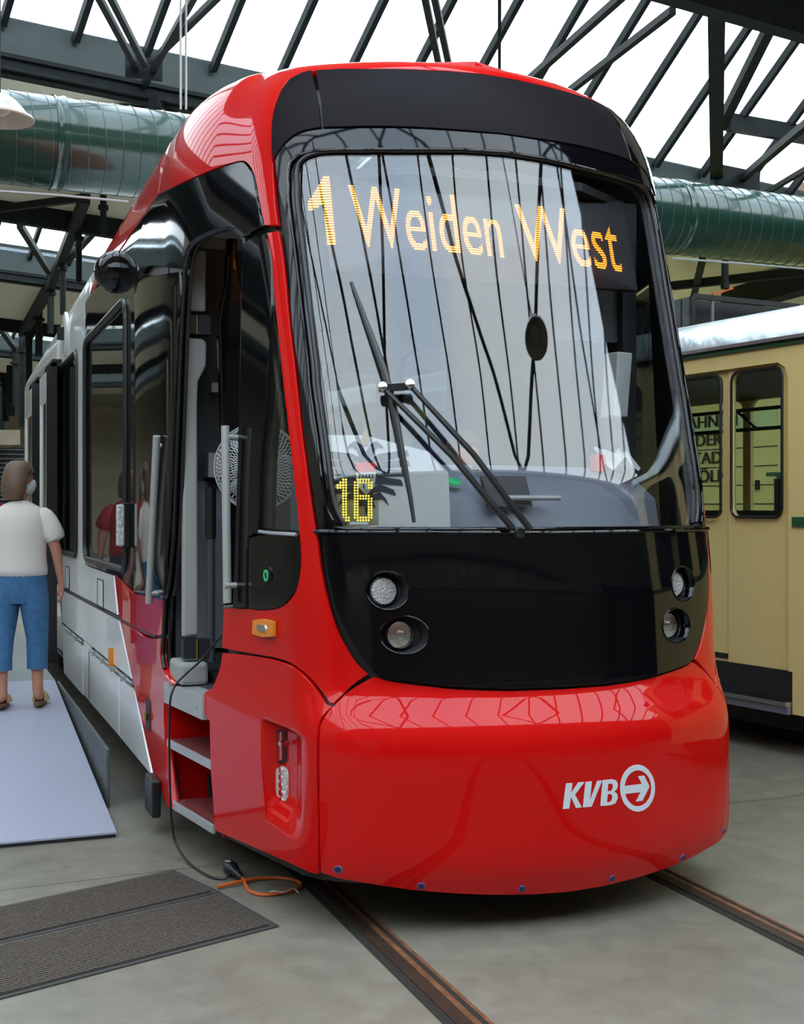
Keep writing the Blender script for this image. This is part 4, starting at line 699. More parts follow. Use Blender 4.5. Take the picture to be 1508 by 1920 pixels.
# step well
def L3(s, v, o=0): return Vector(Pt(s, v, o))
sw = empty('step_well'); sw.parent = tram
def slab(name, sA, sB, zt, th, din, m, dout=.0, par=None, zb=None):
    """a slab along the flank between sA and sB reaching din inwards"""
    m_ = MB(); out = []; 
    for s in (sA, sB):
        p = S(s, .6); out.append(p)
    a, b = out; q = [(a[0]-dout, a[1]), (b[0]-dout, b[1]), (b[0]+din, b[1]), (a[0]+din, a[1])]
    m_.hexa([(x, y, zt-th) for x, y in q]+[(x, y, zt) for x, y in q]); return m_.build(name, m, par or sw, bevel=.002)
def treadmat():
    m = mat('checker_plate_red', (.32, .04, .035), .6); n = m.node_tree; b = n.nodes['Principled BSDF']; L = n.links.new
    t = n.nodes.new('ShaderNodeTexCoord'); br_ = n.nodes.new('ShaderNodeTexBrick'); mp_ = n.nodes.new('ShaderNodeMapping'); mp_.inputs['Rotation'].default_value = (0, 0, R(45))
    br_.inputs['Scale'].default_value = 32; br_.inputs['Color1'].default_value = (.20, .06, .06, 1); br_.inputs['Color2'].default_value = (.15, .008, .008, 1); br_.inputs['Mortar'].default_value = (.11, .006, .005, 1); br_.inputs['Mortar Size'].default_value = .03
    L(t.outputs['Object'], mp_.inputs[0]); L(mp_.outputs[0], br_.inputs['Vector']); L(br_.outputs['Color'], b.inputs['Base Color'])
    return m
M['tread'] = treadmat()
s0_, s1_ = -2.80, -2.10
sb_ = slab('sill_box', -2.80, -2.15, .845, .11, .10, 'grey', .012)
for s__ in (-2.74, -2.22): MB().lathe([(.008, 0), (.008, .003), (.004, .005)], 10, Pt(s__, .79, .013), SN(s__, .79)).build('screw', 'steel', sb_)
for zt in (.545, .245):
    sd = -2.78 if zt > .4 else -2.68
    o = slab('step', sd, -2.05, zt, .012, .30, 'tread', -.012); slab('step_nosing', sd, -2.05, zt+.002, .042, .014, 'grey', .0, par=o)
def quad(name, pts, m, par, th=.012):
    a, b, c, d = [Vector(p) for p in pts]; n = (b-a).cross(d-a).normalized()*th
    return MB().hexa([a, b, c, d, a+n, b+n, c+n, d+n]).build(name, m, par)
A, B = S(-2.84, .6), S(-2.02, .6)
quad('well_back', [(A[0]+.31, A[1], .2), (B[0]+.31, B[1], .2), (B[0]+.31, B[1], .74), (A[0]+.31, A[1], .74)], 'red', sw)
quad('well_cheek', [(A[0]+.02, A[1], .2), (A[0]+.31, A[1], .2), (A[0]+.31, A[1], .76), (A[0]+.02, A[1], .76)], 'red', sw)
quad('well_cheek', [(B[0]+.03, B[1]-.02, .2), (B[0]+.31, B[1]-.02, .2), (B[0]+.31, B[1]-.02, .76), (B[0]+.03, B[1]-.02, .76)], 'red', sw)
# ---- flank behind the cab, in (y, z) on the left side; s = y - 4
def yz(o): return [(-(y-4), z) for y, z in o]
def rrect(y0, y1, z0, z1, r=.09, n=5):
    o = []
    for (cx, cy, a0) in ((y1-r, z0+r, -90), (y1-r, z1-r, 0), (y0+r, z1-r, 90), (y0+r, z0+r, 180)):
        for k in range(n+1): t = R(a0+90*k/n); o.append((cx+r*math.cos(t), cy+r*math.sin(t)))
    return o
W = [rrect(8.2, 10.38, 1.36, 3.08, .14), rrect(10.94, 12.6, 1.36, 3.08, .14)]
blackz = [(7.72, 1.25), (8.8, 1.315), (10.42, 1.315), (10.42, 3.43), (7.06, 3.44), (7.3, 3.14), (7.66, 3.13), (7.66, 2.2), (7.72, 1.25)][:-1]
G2 = (.35, .12)
for sd in (1, -1):
    f = (lambda o: yz(o)) if sd == 1 else (lambda o: flip(yz(o)))
    panel('side_panel', f(blackz), 'black', off=0, holes=[f(W[0])], grid=G2, label='black glossy side panel round the first window')
    panel('side_panel', f([(8.82, 1.055), (12.72, 1.035), (12.72, 3.95), (10.2, 4.2), (10.43, 3.44), (10.43, 1.305), (8.81, 1.30), (8.63, 1.055)][1:]), 'white', holes=[f(W[1])], grid=G2, label='white side panel')
    panel('roof_side_panel', f([(7.06, 3.455), (10.12, 3.445), (10.12, 4.15), (7.06, 4.3)]), 'red', off=.002, grid=G2, label='red roof stripe panel')
    panel('roof_side_panel', f([(10.14, 3.445), (10.43, 3.44), (10.43, 3.5), (10.3, 4.1), (10.14, 4.15)]), 'white', off=.002, grid=G2)
    panel('roof_top', f([(7.06, 4.1), (16.95, 4.1), (16.95, 4.97), (7.06, 4.97)]), 'white', off=-.01, grid=(.5, .2))
    panel('side_panel', f([(14.4, .3), (16.95, .3), (16.95, 4.2), (12.6, 4.2), (12.74, 3.0), (14.4, 3.0)]), 'white', grid=G2)
    for k, wq in enumerate(W):
        panel('side_window', f(wq), 'tint', off=-.01, th=.008, grid=G2)
        sline('window_gasket', f(wq), .022, 'rubber', .004)
    # skirts below the groove
    panel('skirt_panel', f([(8.60, 1.025), (12.45, 1.01), (12.25, .70), (10.55, .70), (10.55, 1.02), (10.52, 1.02), (10.52, .70), (7.95, .70), (8.2, .8)][::1][:4]+f([])[:0] or []), 'white', off=.003, grid=G2) if False else None
    panel('skirt_panel', f([(10.53, .715), (12.25, .715), (12.45, 1.0), (10.53, 1.015)]), 'white', off=.004, grid=G2)
    panel('skirt_panel', f([(7.98, .715), (10.50, .715), (10.50, 1.015), (8.54, 1.022)]), 'white', off=.004, grid=G2)
    panel('skirt_flap', f([(10.53, .27), (12.0, .27), (12.2, .655), (10.53, .655)]), 'white', off=.006, grid=G2)
    panel('skirt_flap', f([(8.52, .28), (10.10, .28), (10.10, .655), (8.52, .655)]), 'white', off=.006, grid=G2)
    panel('skirt_flap', f([(7.24, .27), (8.49, .28), (8.49, .655), (7.86, .655)]), 'white', off=.006, grid=G2)
    panel('skirt_flap', f([(10.12, .28), (10.51, .28), (10.51, .70), (10.12, .70)]), 'white', off=.004, grid=G2)
    lb_ = MB()
    for y_ in np.arange(7.1, 12.3, .3): pass
    panel('flank_liner', f([(6.9, .3), (12.5, .3), (12.7, 3.4), (6.9, 3.4)]), 'rubber', off=-.03, th=.01, holes=[f(q) for q in W], grid=(.4, .3))
# vent bars and clips, service hatches, on the near flank
for y0, y1 in ((7.95, 10.05), (10.6, 12.2)):
    q = sline('vent_bar', yz([(y0, .687), (y1, .687)]), .009, 'grey', .004, closed=False)
    for y_ in np.arange(y0+.25, y1, .5): MB().bar(Pt(-(y_-4), .672, .014), Pt(-(y_-4), .705, .014), .05, .012).build('clip', 'grey', q)
for y_ in (9.44, 11.7):
    h_ = panel('service_hatch', yz(rrect(y_-.16, y_+.16, 1.05, 1.245, .012, 2)), 'white', off=.006, th=.008, grid=(1, 1)); sline('hatch_seam', yz(rrect(y_-.16, y_+.16, 1.05, 1.245, .012, 2)), .004, 'dark', .006, parent=h_)
MB().bar(Pt(-4.78, .70, .012), Pt(-4.78, .82, .012), .05, .018).build('side_reflector', 'orange', tram, label='small amber reflector on the white flank')
sline('side_seam', yz([(7.1, 1.05), (8.5, 1.038), (12.5, 1.022)]), .007, 'rubber', .0, closed=False)
lk = panel('lock_recess', yz(rrect(7.27, 7.40, .50, .68, .03, 3)), 'dark', off=.010, th=.008, grid=(1, 1)); MB().tube([Pt(-3.33, .56, .02), Pt(-3.33, .60, .02)], .012, 8).build('lock_bolt', 'brass', lk)
sline('handle_fold', yz([(10.105, .3), (10.105, .66)]), .004, 'dark', .006, closed=False)
# roof camera, side camera disc and repeater lamp
dm = MB(); c_ = Vector(Pt(-4.65, 3.335, .0)); nn_ = Vector(SN(-4.65, 3.3)); dm.lathe([(.14, -.02), (.14, .03), (.125, .07), (.09, .115), (.045, .14), (.0, .147)], 32, c_, nn_); dm.build('camera_dome', 'black', tram, smooth=True, label='round black camera dome')
dc = MB().lathe([(.20, -.01), (.20, .012), (.19, .016), (.0, .016)], 36, Pt(-7.9, 3.40, 0), SN(-7.9, 3.40)).build('speaker_disc', 'white', tram, smooth=True)
MB().bar(Pt(-7.9, 3.33, .018), Pt(-7.9, 3.46, .018), .12, .01).build('speaker_window', 'dark', dc)
rl = MB().bar(Pt(-4.13, 1.52, .05), Pt(-4.13, 1.78, .05), .05, .05).build('turn_signal', 'clear', tram, bevel=.012, label='clear ribbed turn signal block'); MB().bar(Pt(-4.13, 1.51, .012), Pt(-4.13, 1.79, .012), .06, .03).build('signal_base', 'rubber', rl, bevel=.006)
# passenger doors standing open
def leaf(y0, y1, x=-1.46):
    d_ = empty('passenger_door_leaf'); d_.parent = tram
    fr = MB(); 
    fr.box((x-.0, y0, .36), (x+.05, y0+.09, 3.02)); fr.box((x, y1-.09, .36), (x+.05, y1, 3.02)); fr.box((x, y0+.09, 2.75), (x+.05, y1-.09, 3.02)); fr.box((x, y0+.09, .36), (x+.05, y1-.09, 1.3)); fr.build('leaf_panel', 'white', d_, bevel=.01)
    MB().box((x+.015, y0+.09, 1.3), (x+.03, y1-.09, 2.75)).build('leaf_glass', 'tint', d_)
    MB().box((x-.004, y0-.03, .34), (x+.09, y0, 3.06)).build('edge_seal', 'rubber', d_); MB().box((x+.05, y0, .4), (x+.09, y1, 3.1)).build('inner_face', 'dark', d_)
    MB().box((x+.05, y0, 3.06), (x+.14, y1, 3.13)).build('door_rail', 'rubber', d_)
leaf(12.25, 13.05); leaf(13.95, 15.0)
# body structure inside
MB().box((-1.27, 6.9, .33), (1.27, 17, .38)).build('saloon_floor', 'dkgrey', tram); MB().box((-1.2, 6.9, 3.16), (1.2, 17, 3.22)).build('saloon_ceiling', 'lightgrey', tram)
MB().box((-1.1, 6.75, .12), (1.1, 16.8, .33)).build('underframe', 'dark', tram); MB().box((-.95, 5.2, .22), (.95, 6.75, .3)).build('underframe', 'dark', tram)
MB().box((-1.26, 12.72, .3), (-1.2, 12.78, 3.1)).build('door_jamb', 'rubber', tram); MB().box((-1.26, 14.3, .3), (-1.2, 14.4, 3.1)).build('door_jamb', 'rubber', tram)
MB().box((-1.30, 12.5, .25), (-1.15, 14.5, .36)).build('threshold', 'dark', tram)
MB().box((-1.38, 6.92, .10), (-1.33, 7.16, .30)).build('skirt_end_stop', 'rubber', tram, bevel=.01)
cf = MB(); o_ = [(-.93, 5.25), (-1.15, 6.0), (-1.22, 6.9), (1.22, 6.9), (1.15, 6.0), (.93, 5.25), (.5, 4.98), (0, 4.93), (-.5, 4.98)]
cf.add([(x, y, .80) for x, y in o_]+[(x, y, .85) for x, y in o_], [tuple(range(9))[::-1], tuple(range(9, 18))]+[(k, (k+1) % 9, 9+(k+1) % 9, 9+k) for k in range(9)]); cf.build('cab_floor', 'dkgrey', tram)
MB().box((-1.25, 6.93, .38), (-.45, 7.0, 3.2)).build('cab_bulkhead', 'dkgrey', tram); MB().box((.35, 6.93, .38), (1.25, 7.0, 3.2)).build('cab_bulkhead', 'dkgrey', tram); MB().box((-.45, 6.93, 2.75), (.35, 7.0, 3.2)).build('cab_bulkhead', 'dkgrey', tram)
cc = MB(); cc.add([(x*.9, y+.55 if y < 6.5 else y, 3.28) for x, y in o_]+[(x*.9, y+.55 if y < 6.5 else y, 3.32) for x, y in o_], [tuple(range(9))[::-1], tuple(range(9, 18))]+[(k, (k+1) % 9, 9+(k+1) % 9, 9+k) for k in range(9)]); cc.build('cab_ceiling', 'dark', tram)
# pale door lining visible through the cab doorway
def colm(name, prof, m, y=6.62, th=.05):
    mm = MB(); n = len(prof); mm.add([(x, y, z) for x, z in prof]+[(x, y+th, z) for x, z in prof], [tuple(range(n)), tuple(range(n, 2*n))[::-1]]+[(k, (k+1) % n, n+(k+1) % n, n+k) for k in range(n)]); return mm.build(name, m, tram, bevel=.012)
colm('door_lining', [(-1.27, 2.77), (-1.15, 2.77), (-1.148, 3.09), (-1.19, 3.085), (-1.24, 3.03), (-1.275, 2.94)], 'lightgrey')
colm('door_lining', [(-1.27, 1.09), (-1.19, 1.10), (-1.195, 2.28), (-1.19, 2.41), (-1.148, 2.49), (-1.146, 2.61), (-1.165, 2.632), (-1.27, 2.634)], 'lightgrey')
for z in (2.70, 1.03):
    h_ = MB().box((-1.27, 6.60, z-.05), (-1.13, 6.68, z+.05)).build('hinge', 'dark', tram); MB().tube([(-1.2, 6.6, z-.05), (-1.2, 6.6, z+.05)], .007, 8).build('hinge_pin', 'brass', h_)
MB().box((-1.30, 6.55, .85), (-1.15, 6.85, .965)).build('heater_box', 'lightgrey', tram, bevel=.02); MB().box((-1.12, 6.5, .85), (-.9, 6.8, .90)).build('foot_mat', 'dark', tram)
MB().tube([(-1.125, 6.62, .96), (-1.125, 6.62, 1.62)], .022, 12).build('cab_pole', 'dkgrey', tram); MB().tube([(-1.125, 6.62, 1.6), (-1.125, 6.62, 1.86)], .028, 12).build('pole_grip', 'rubber', tram)
# inner door frame and its lever
colm('cab_door_leaf', [(-1.07, .9), (-.90, .9), (-.95, 2.2), (-1.0, 2.85), (-1.03, 3.0), (-1.03, 3.12), (-1.08, 3.12), (-1.09, 2.9), (-1.13, 2.7), (-1.10, 1.8)], 'black', 6.42, .06)
MB().box((-1.14, 6.9, 1.0), (-.8, 6.93, 1.9)).build('cabinet', 'midgrey', tram); MB().box((-1.10, 6.80, 1.92), (-.72, 6.92, 2.05)).build('cab_shelf', 'lightgrey', tram)
MB().box((-1.07, 6.86, 2.38), (-1.03, 6.92, 2.43)).build('switch_plate', 'paper', tram)
# electric fan standing in the cab
fx = Vector((XC-.965, 6.28, 1.96)); fan = empty('pedestal_fan', (fx.x, fx.y, .85), label='round wire-caged electric fan standing inside the cab doorway', cat='fan')
fc = Vector((0, 0, fx.z-.85)); fa = Vector((-.42, -.9, .0)).normalized(); fu = Vector((0, 0, 1)); fr_ = fa.cross(fu); RF = .215
cage = MB()
def fp(r, t, h): return fc+fa*h+(fu*math.cos(t)+fr_*math.sin(t))*r
for h_, rr_ in ((.0, RF), (-.05, RF*.99)): cage.tube([fp(rr_, 2*math.pi*k/48, h_) for k in range(48)], .0045, 6, closed=True)
for sg in (1, -1):
    for k in range(60):
        t = 2*math.pi*k/60
        cage.tube([fp(.03+(RF-.03)*u, t+.55*u, (0 if sg > 0 else -.05)+sg*.055*(1-u*u)) for u in (0, .35, .7, 1)], .0011, 3, caps=False)
        if sg > 0: cage.tube([fp(.03+(RF-.03)*u, t-.55*u, .055*(1-u*u)) for u in (0, .35, .7, 1)], .0011, 3, caps=False)
cage.build('fan_cage', 'grey', fan, smooth=True)
MB().lathe([(.06, -.13), (.065, -.07), (.055, -.02), (.03, .0), (.012, .03)], 24, fc, fa).build('motor', 'dark', fan, smooth=True)
for k in range(3):
    t0 = 2.094*k; m_ = MB(); n = 7; vs = []
    for j in range(n):
        for i in range(4):
            tt = t0+.95*j/(n-1); r_ = .035+.145*i/3*(1 if 0 < j < n-1 else .85); vs.append(fp(r_, tt, -.025+.03*j/(n-1)))
    m_.add(vs, [(j*4+i, j*4+i+1, (j+1)*4+i+1, (j+1)*4+i) for j in range(n-1) for i in range(3)]); b_ = m_.build('fan_blade', 'midgrey', fan, smooth=True); so = b_.modifiers.new('t', 'SOLIDIFY'); so.thickness = .003
MB().tube([(0, .05, 0), (0, .05, fc.z-.05)], .014, 10).build('stand', 'dark', fan); MB().lathe([(.17, 0), (.17, .012), (.05, .03), (.02, .05)], 32, (0, .05, 0)).build('base', 'dark', fan, smooth=True)
# dashboard
db = MB(); T0 = [(-.86, 5.32), (-.5, 5.16), (0, 5.08), (.5, 5.16), (.86, 5.32)]; prof = [(0.05, 1.66), (.18, 1.665), (.22, 1.80), (.24, 1.812), (.52, 1.955), (.70, 1.965), (.72, 1.60), (.3, 1.2), (.05, 1.2)]
vs = []
for x, y in T0:
    for dy, z in prof: vs.append((x, y+dy, z))
n = len(prof); db.add(vs, [(i*n+k, i*n+(k+1) % n, (i+1)*n+(k+1) % n, (i+1)*n+k) for i in range(4) for k in range(n)]+[tuple(range(n)), tuple(4*n+k for k in range(n))[::-1]]); db.build('dashboard', 'midgrey', tram, smooth=True)
MB().hexa([(-.17, 5.24, 1.76), (.05, 5.24, 1.76), (.05, 5.27, 1.76), (-.17, 5.27, 1.76), (-.17, 5.32, 1.90), (.05, 5.32, 1.90), (.05, 5.35, 1.90), (-.17, 5.35, 1.90)]).build('dashboard_screen', 'dark', tram, bevel=.004)
MB().tube([(-.08, 5.235, 1.80), (.18, 5.235, 1.80)], .012, 8).build('air_outlet', 'lightgrey', tram, smooth=True)
MB().lathe([(.03, 0), (.03, .01), (.024, .012)], 20, (-.27, 5.40, 1.868), (0, -.5, .9)).build('dashboard_button', 'green', tram, label='green round dashboard button')
MB().lathe([(.018, 0), (.018, .01), (.014, .012)], 20, (-.12, 5.50, 1.935), (0, -.5, .9)).build('dashboard_knob', 'dark', tram)
panel('destination_display', [(-.84, 2.86), (.84, 2.86), (.84, 3.33), (-.84, 3.33)], 'dark', off=-.10, th=.03, grid=(.08, .2))
# sun blind and right-hand post in the cab
MB().box((.80, 5.75, 1.7), (.88, 5.85, 3.3)).build('cab_post', 'dark', tram); MB().box((.45, 5.80, 2.60), (.80, 5.83, 2.86)).build('sun_blind', 'dkgrey', tram)
MB().box((-.02, 7.0, 2.7), (.0, 7.01, 2.71)).build('ceiling_fixing', 'dark', tram)
# driver's seat
ds = empty('driver_seat'); ds.parent = tram
m_ = MB(); m_.lathe([(.0, 0)], 3) if False else None
def loft(m_, rings, n=20, cap=True):
    vs = []
    for (c, rx, ry, yaw) in rings:
        for k in range(n):
            t = 2*math.pi*k/n; x, y = rx*math.cos(t), ry*math.sin(t); vs.append((c[0]+x*math.cos(yaw)-y*math.sin(yaw), c[1]+x*math.sin(yaw)+y*math.cos(yaw), c[2]))
    N = len(rings); fs = [(i*n+k, i*n+(k+1) % n, (i+1)*n+(k+1) % n, (i+1)*n+k) for i in range(N-1) for k in range(n)]
    if cap: fs += [tuple(range(n))[::-1], tuple((N-1)*n+k for k in range(n))]
    return m_.add(vs, fs)
loft(MB(), [((.22, 6.60, z), r_, .07, 0) for z, r_ in ((1.4, .24), (1.8, .27), (2.0, .26), (2.12, .23), (2.2, .18), (2.245, .08))]).build('backrest', 'bluefab', ds, smooth=True)
MB().box((-.03, 6.1, 1.30), (.47, 6.6, 1.42)).build('seat_cushion', 'bluefab', ds, bevel=.04); MB().tube([(.22, 6.4, .85), (.22, 6.4, 1.3)], .06, 12).build('seat_column', 'dark', ds)
# eagle poster with the city arms, line number sign, small things behind the glass
pw = Vector((XC, 0, 0))
ps = empty('poster', (XC-.664, 5.24, 1.67), 0, 'white board with a black double eagle and a red and white shield behind the windscreen', 'poster')
def PB(x, z): return (x, (z)*.12, z)
bd_ = MB(); o_ = [(-.29, 0), (.29, 0), (.285, .24), (.20, .33), (-.08, .40), (-.31, .40)]
bd_.add([PB(*p) for p in o_]+[(p[0], PB(*p)[1]+.012, p[1]) for p in o_], [tuple(range(6)), tuple(range(6, 12))[::-1]]+[(k, 6+k, 6+(k+1) % 6, (k+1) % 6) for k in range(6)]); bd_.build('board', 'paper', ps)
ps.rotation_euler = (0, 0, R(-14))
def pshape(name, m, o, lift=.004, x0=-.075, z0=.225, k=1.0):
    m_ = MB(); n = len(o); q = [(x0+a*k, z0+b*k) for a, b in o]
    m_.add([(x, z*.12-lift, z) for x, z in q]+[(x, z*.12-lift+.003, z) for x, z in q], [tuple(range(n)), tuple(range(n, 2*n))[::-1]]+[(i, n+i, n+(i+1) % n, (i+1) % n) for i in range(n)]); return m_.build(name, m, ps)
ea = []
for sg in (-1, 1):
    for j in range(6):      # wing feathers
        z = .075-.033*j; L_ = (.225, .23, .215, .19, .15, .11)[j]*(1 if sg < 0 else .80)
        pshape('wing_feather', 'navy', [(sg*.02, z), (sg*.06, z+.02), (sg*L_, z+.016-.01*j+.02), (sg*(L_+.01), z-.010-.01*j+.02), (sg*.07, z-.012), (sg*.02, z-.018)][::sg])
    pshape('eagle_head', 'navy', [(0, .10), (sg*.02, .135), (sg*.045, .15), (sg*.07, .135), (sg*.078, .118), (sg*.055, .122), (sg*.04, .11), (sg*.03, .085)][::sg])
pshape('eagle_body', 'navy', [(-.03, .10), (.03, .10), (.035, .0), (.03, -.10), (.04, -.14), (.01, -.13), (0, -.18), (-.01, -.13), (-.04, -.14), (-.03, -.10), (-.035, .0)])
pshape('crown', 'brass', [(-.012, .13), (.012, .13), (.018, .16), (.008, .185), (0, .20), (-.008, .185), (-.018, .16)], .006)
pshape('shield', 'paper', [(-.042, .055), (.042, .055), (.042, -.01), (.034, -.05), (0, -.085), (-.034, -.05), (-.042, -.01)], .008)
pshape('shield_chief', 'redplastic', [(-.042, .055), (.042, .055), (.042, .018), (-.042, .018)], .011, )
for j, xs in enumerate(((-.028, -.014, 0, .014, .028), (-.02, -.007, .007, .02), (-.01, .01))):
    for x in xs: pshape('ermine_drop', 'navy', [(x-.003, .0-.022*j), (x, .009-.022*j), (x+.003, .0-.022*j), (x+.004, -.010-.022*j), (x-.004, -.010-.022*j)], .011)
sg_ = empty('line_number_sign', (XC-.80, 5.18, 1.70), 0, 'yellow LED sign showing 16 in the lower left of the windscreen', 'sign')
MB().box((-.10, .03, -.03), (.10, .05, -.02)).build('sign_bracket', 'paper', sg_); MB().box((-.095, .034, -.02), (.09, .036, .20)).build('sign_glass', 'clearglass', sg_); MB().box((-.035, .024, -.016), (.045, .03, -.004)).build('sign_strip', 'letter', sg_)
BM1 = ['..11', '.111', '1111', '1111', '..11', '..11', '..11', '..11', '..11', '..11', '..11', '..11', '..11', '..11', '.1111', '.1111']
BM6 = ['.11111', '1111111', '11...11', '11...11', '11.....', '11.....', '111111.', '1111111', '11...11', '11...11', '11...11', '11...11', '11...11', '11...11', '1111111', '.11111.']
for nm, bm_, x0 in (('digit', BM1, -.085), ('digit', BM6, -.012)):
    d_ = MB()
    for r_, row in enumerate(bm_):
        for c_i, ch in enumerate(row):
            if ch == '1': d_.lathe([(.0042, 0), (.0042, .003), (.002, .005)], 8, (x0+c_i*.0118, .028, .175-r_*.0115), (0, -1, 0))
    d_.build(nm, 'yled', sg_)
sg_.rotation_euler = (0, 0, R(-14))
def led(txt, s0, s1, b0, t0, b1, t1, off=-.045):
    """lit rows of a matrix display following the curve of the glass"""
    V, F = text_mesh(txt) if txt != '1' else ([(.30, 0), (.42, 0), (.42, .74), (.34, .74), (.30, .56), (.10, .46), (.10, .36), (.30, .44)], [(0, 1, 2, 3), (3, 4, 0), (3, 5, 6, 7)]); x0 = min(v[0] for v in V); x1 = max(v[0] for v in V); cap = max(v[1] for v in V)
    m_ = MB(); rows = 26
    tri = []
    for f in F:
        for i in range(1, len(f)-1): tri.append((V[f[0]], V[f[i]], V[f[i+1]]))
    for r_ in range(rows):
        y = cap*(r_+.5)/rows; iv = []
        for T_ in tri:
            xs = []
            for i in range(3):
                a, b = T_[i], T_[(i+1) % 3]
                if (a[1] > y) != (b[1] > y): xs.append(a[0]+(y-a[1])*(b[0]-a[0])/(b[1]-a[1]))
            if len(xs) == 2: iv.append(sorted(xs))
        iv.sort(); mg = []
        for a in iv:
            if mg and a[0] <= mg[-1][1]+1e-3: mg[-1][1] = max(mg[-1][1], a[1])
            else: mg.append(list(a))
        for a, b in mg:
            k = max(1, int((b-a)*8)); 
            for j in range(k):
                xa, xb = a+(b-a)*j/k, a+(b-a)*(j+1)/k; q = []
                for x, yy in ((xa, y-cap*.29/rows), (xb, y-cap*.29/rows), (xb, y+cap*.29/rows), (xa, y+cap*.29/rows)):
                    u = (x-x0)/(x1-x0); s = s0+(s1-s0)*u; vb = b0+(b1-b0)*u; vt = t0+(t1-t0)*u; q.append(tuple(Pt(s, vb+(vt-vb)*yy/cap, off)))
                m_.add(q, [(0, 1, 2, 3)])
    return m_.build('lit_word', 'amber', tram, label='amber LED text %s' % txt)
led('1', -.895, -.80, 2.95, 3.285, 2.95, 3.285); led('Weiden', -.725, -.045, 2.94, 3.24, 2.905, 3.18); led('West', .045, .66, 2.90, 3.175, 2.905, 3.195)
# wiper
wi = empty('windscreen_wiper'); wi.parent = tram
def WP(s, v, o=.04): return Vector(Pt(s, v, o))
bl = MB(); bl.tube([WP(-.747, 2.738, .03), WP(-.70, 2.53, .035), WP(-.655, 2.33, .05), WP(-.635, 2.2, .05), WP(-.62, 2.0, .04), WP(-.60, 1.80, .03), WP(-.592, 1.69, .03)], [.008, .014, .018, .018, .015, .010, .008], 8); bl.build('wiper_blade', 'rubber', wi, smooth=True)
bl = MB(); bl.tube([WP(-.742, 2.72, .015), WP(-.66, 2.36, .015), WP(-.625, 2.1, .015), WP(-.59, 1.7, .015)], .007, 6); bl.build('blade_rubber', 'rubber', wi, smooth=True)
for a, b in (((-.665, 2.245), (-.20, 1.66)), ((-.56, 2.255), (-.125, 1.655))):
    a_ = MB(); a_.tube([WP(*a, .075), WP((a[0]+b[0])/2, (a[1]+b[1])/2, .085), WP(*b, .05)], [.011, .013, .015], 8); a_.build('wiper_arm', 'rubber', wi, smooth=True)
    MB().lathe([(.02, -.02), (.02, .01), (.014, .014)], 16, WP(*a, .085), SN(*a)).build('pivot_bolt', 'chrome', wi, smooth=True)
MB().bar(WP(-.68, 2.245, .065), WP(-.55, 2.255, .065), .03, .03).build('wiper_bridge', 'rubber', wi)
MB().lathe([(.035, -.02), (.03, .01), (.02, .025)], 20, WP(-.16, 1.645, .0), SN(-.16, 1.645)).build('wiper_spindle', 'rubber', wi, smooth=True)
# small things on the right of the dashboard
thing('document_holder', MB().hexa([(XC+.62, 5.52, 2.2), (XC+.72, 5.56, 2.2), (XC+.70, 5.66, 2.2), (XC+.60, 5.62, 2.2), (XC+.66, 5.55, 2.52), (XC+.76, 5.58, 2.52), (XC+.74, 5.68, 2.52), (XC+.64, 5.65, 2.52)]), 'lightgrey', 'pale grey device box hanging behind the right side of the windscreen', 'device', bevel=.008)
thing('drink_carton', MB().box((XC+.59, 5.66, 1.935), (XC+.65, 5.71, 2.02)), 'redplastic', 'small red box on the right end of the dashboard', 'box', bevel=.004)
pp = MB(); vs = []
for i in range(9):
    for j in range(5): vs.append((XC+.66+.02*i, 5.60+.05*j+.01*math.sin(i*1.7), 1.94+.07*math.sin(i*.45+j*.3)**2+.03*j*.5))
pp.add(vs, [(i*5+j, i*5+j+1, (i+1)*5+j+1, (i+1)*5+j) for i in range(8) for j in range(4)])
o = thing('crumpled_paper', pp, 'paper', 'crumpled white paper on the right end of the dashboard', 'paper'); o.modifiers.new('t', 'SOLIDIFY').thickness = .002
# ------------------------------------------------ rails in the floor
def rail(x, lb):
    r = empty('tram_rail', (x, 0, 0), label=lb, cat='rail')
    def path(dx): return [(dx+.0*y, y) for y in (-2, 25)]
    def strip(nm, a, b, z0, z1, m): MB().box((a, -3, z0), (b, 26, z1)).build(nm, m, r)
    strip('outer_channel', -.085, -.045, -.02, .0022, 'pit'); strip('rail_head', -.045, .012, -.02, .006, 'railsteel'); strip('rail_face', .012, .038, -.02, .005, 'rust'); strip('flangeway', .038, .062, -.02, .0022, 'pit'); strip('guard_rail', .062, .078, -.02, .004, 'rust')
    return r
rail(1.74, 'rusty grooved rail running out under the left side of the red tram'); rail(3.315, 'rusty grooved rail running out under the right side of the red tram')
# ------------------------------------------------ mats
dv = Vector((-.934, -.357, 0)).normalized()
def matt(name, c1, c2, lb, rib):
    c1, c2 = Vector((*c1, 0)), Vector((*c2, 0)); L_ = 2.3; ac = (c2-c1); wd = ac.length; ac.normalize()
    e = empty(name, tuple(c1), label=lb, cat='mat')
    def q(u, v, z): p = dv*u+ac*v; return (p.x, p.y, z)
    def bx(m_, u0, u1, v0, v1, z0, z1): return m_.hexa([q(u0, v0, z0), q(u1, v0, z0), q(u1, v1, z0), q(u0, v1, z0), q(u0, v0, z1), q(u1, v0, z1), q(u1, v1, z1), q(u0, v1, z1)])
    bx(MB(), 0, L_, 0, wd, .001, .007).build('rubber_border', 'matrub', e, bevel=.002)
    m_ = MB(); n = rib
    for i in range(n):
        v0 = .035+(wd-.06)*i/n; bx(m_, .04, L_-.04, v0, v0+(wd-.06)/n*.5, .006, .0135)
    m_.build('ribbed_pile', 'matpile', e); bx(MB(), .038, L_-.038, .033, wd-.023, .0065, .009).build('pile_base', 'matbase', e)
    return e
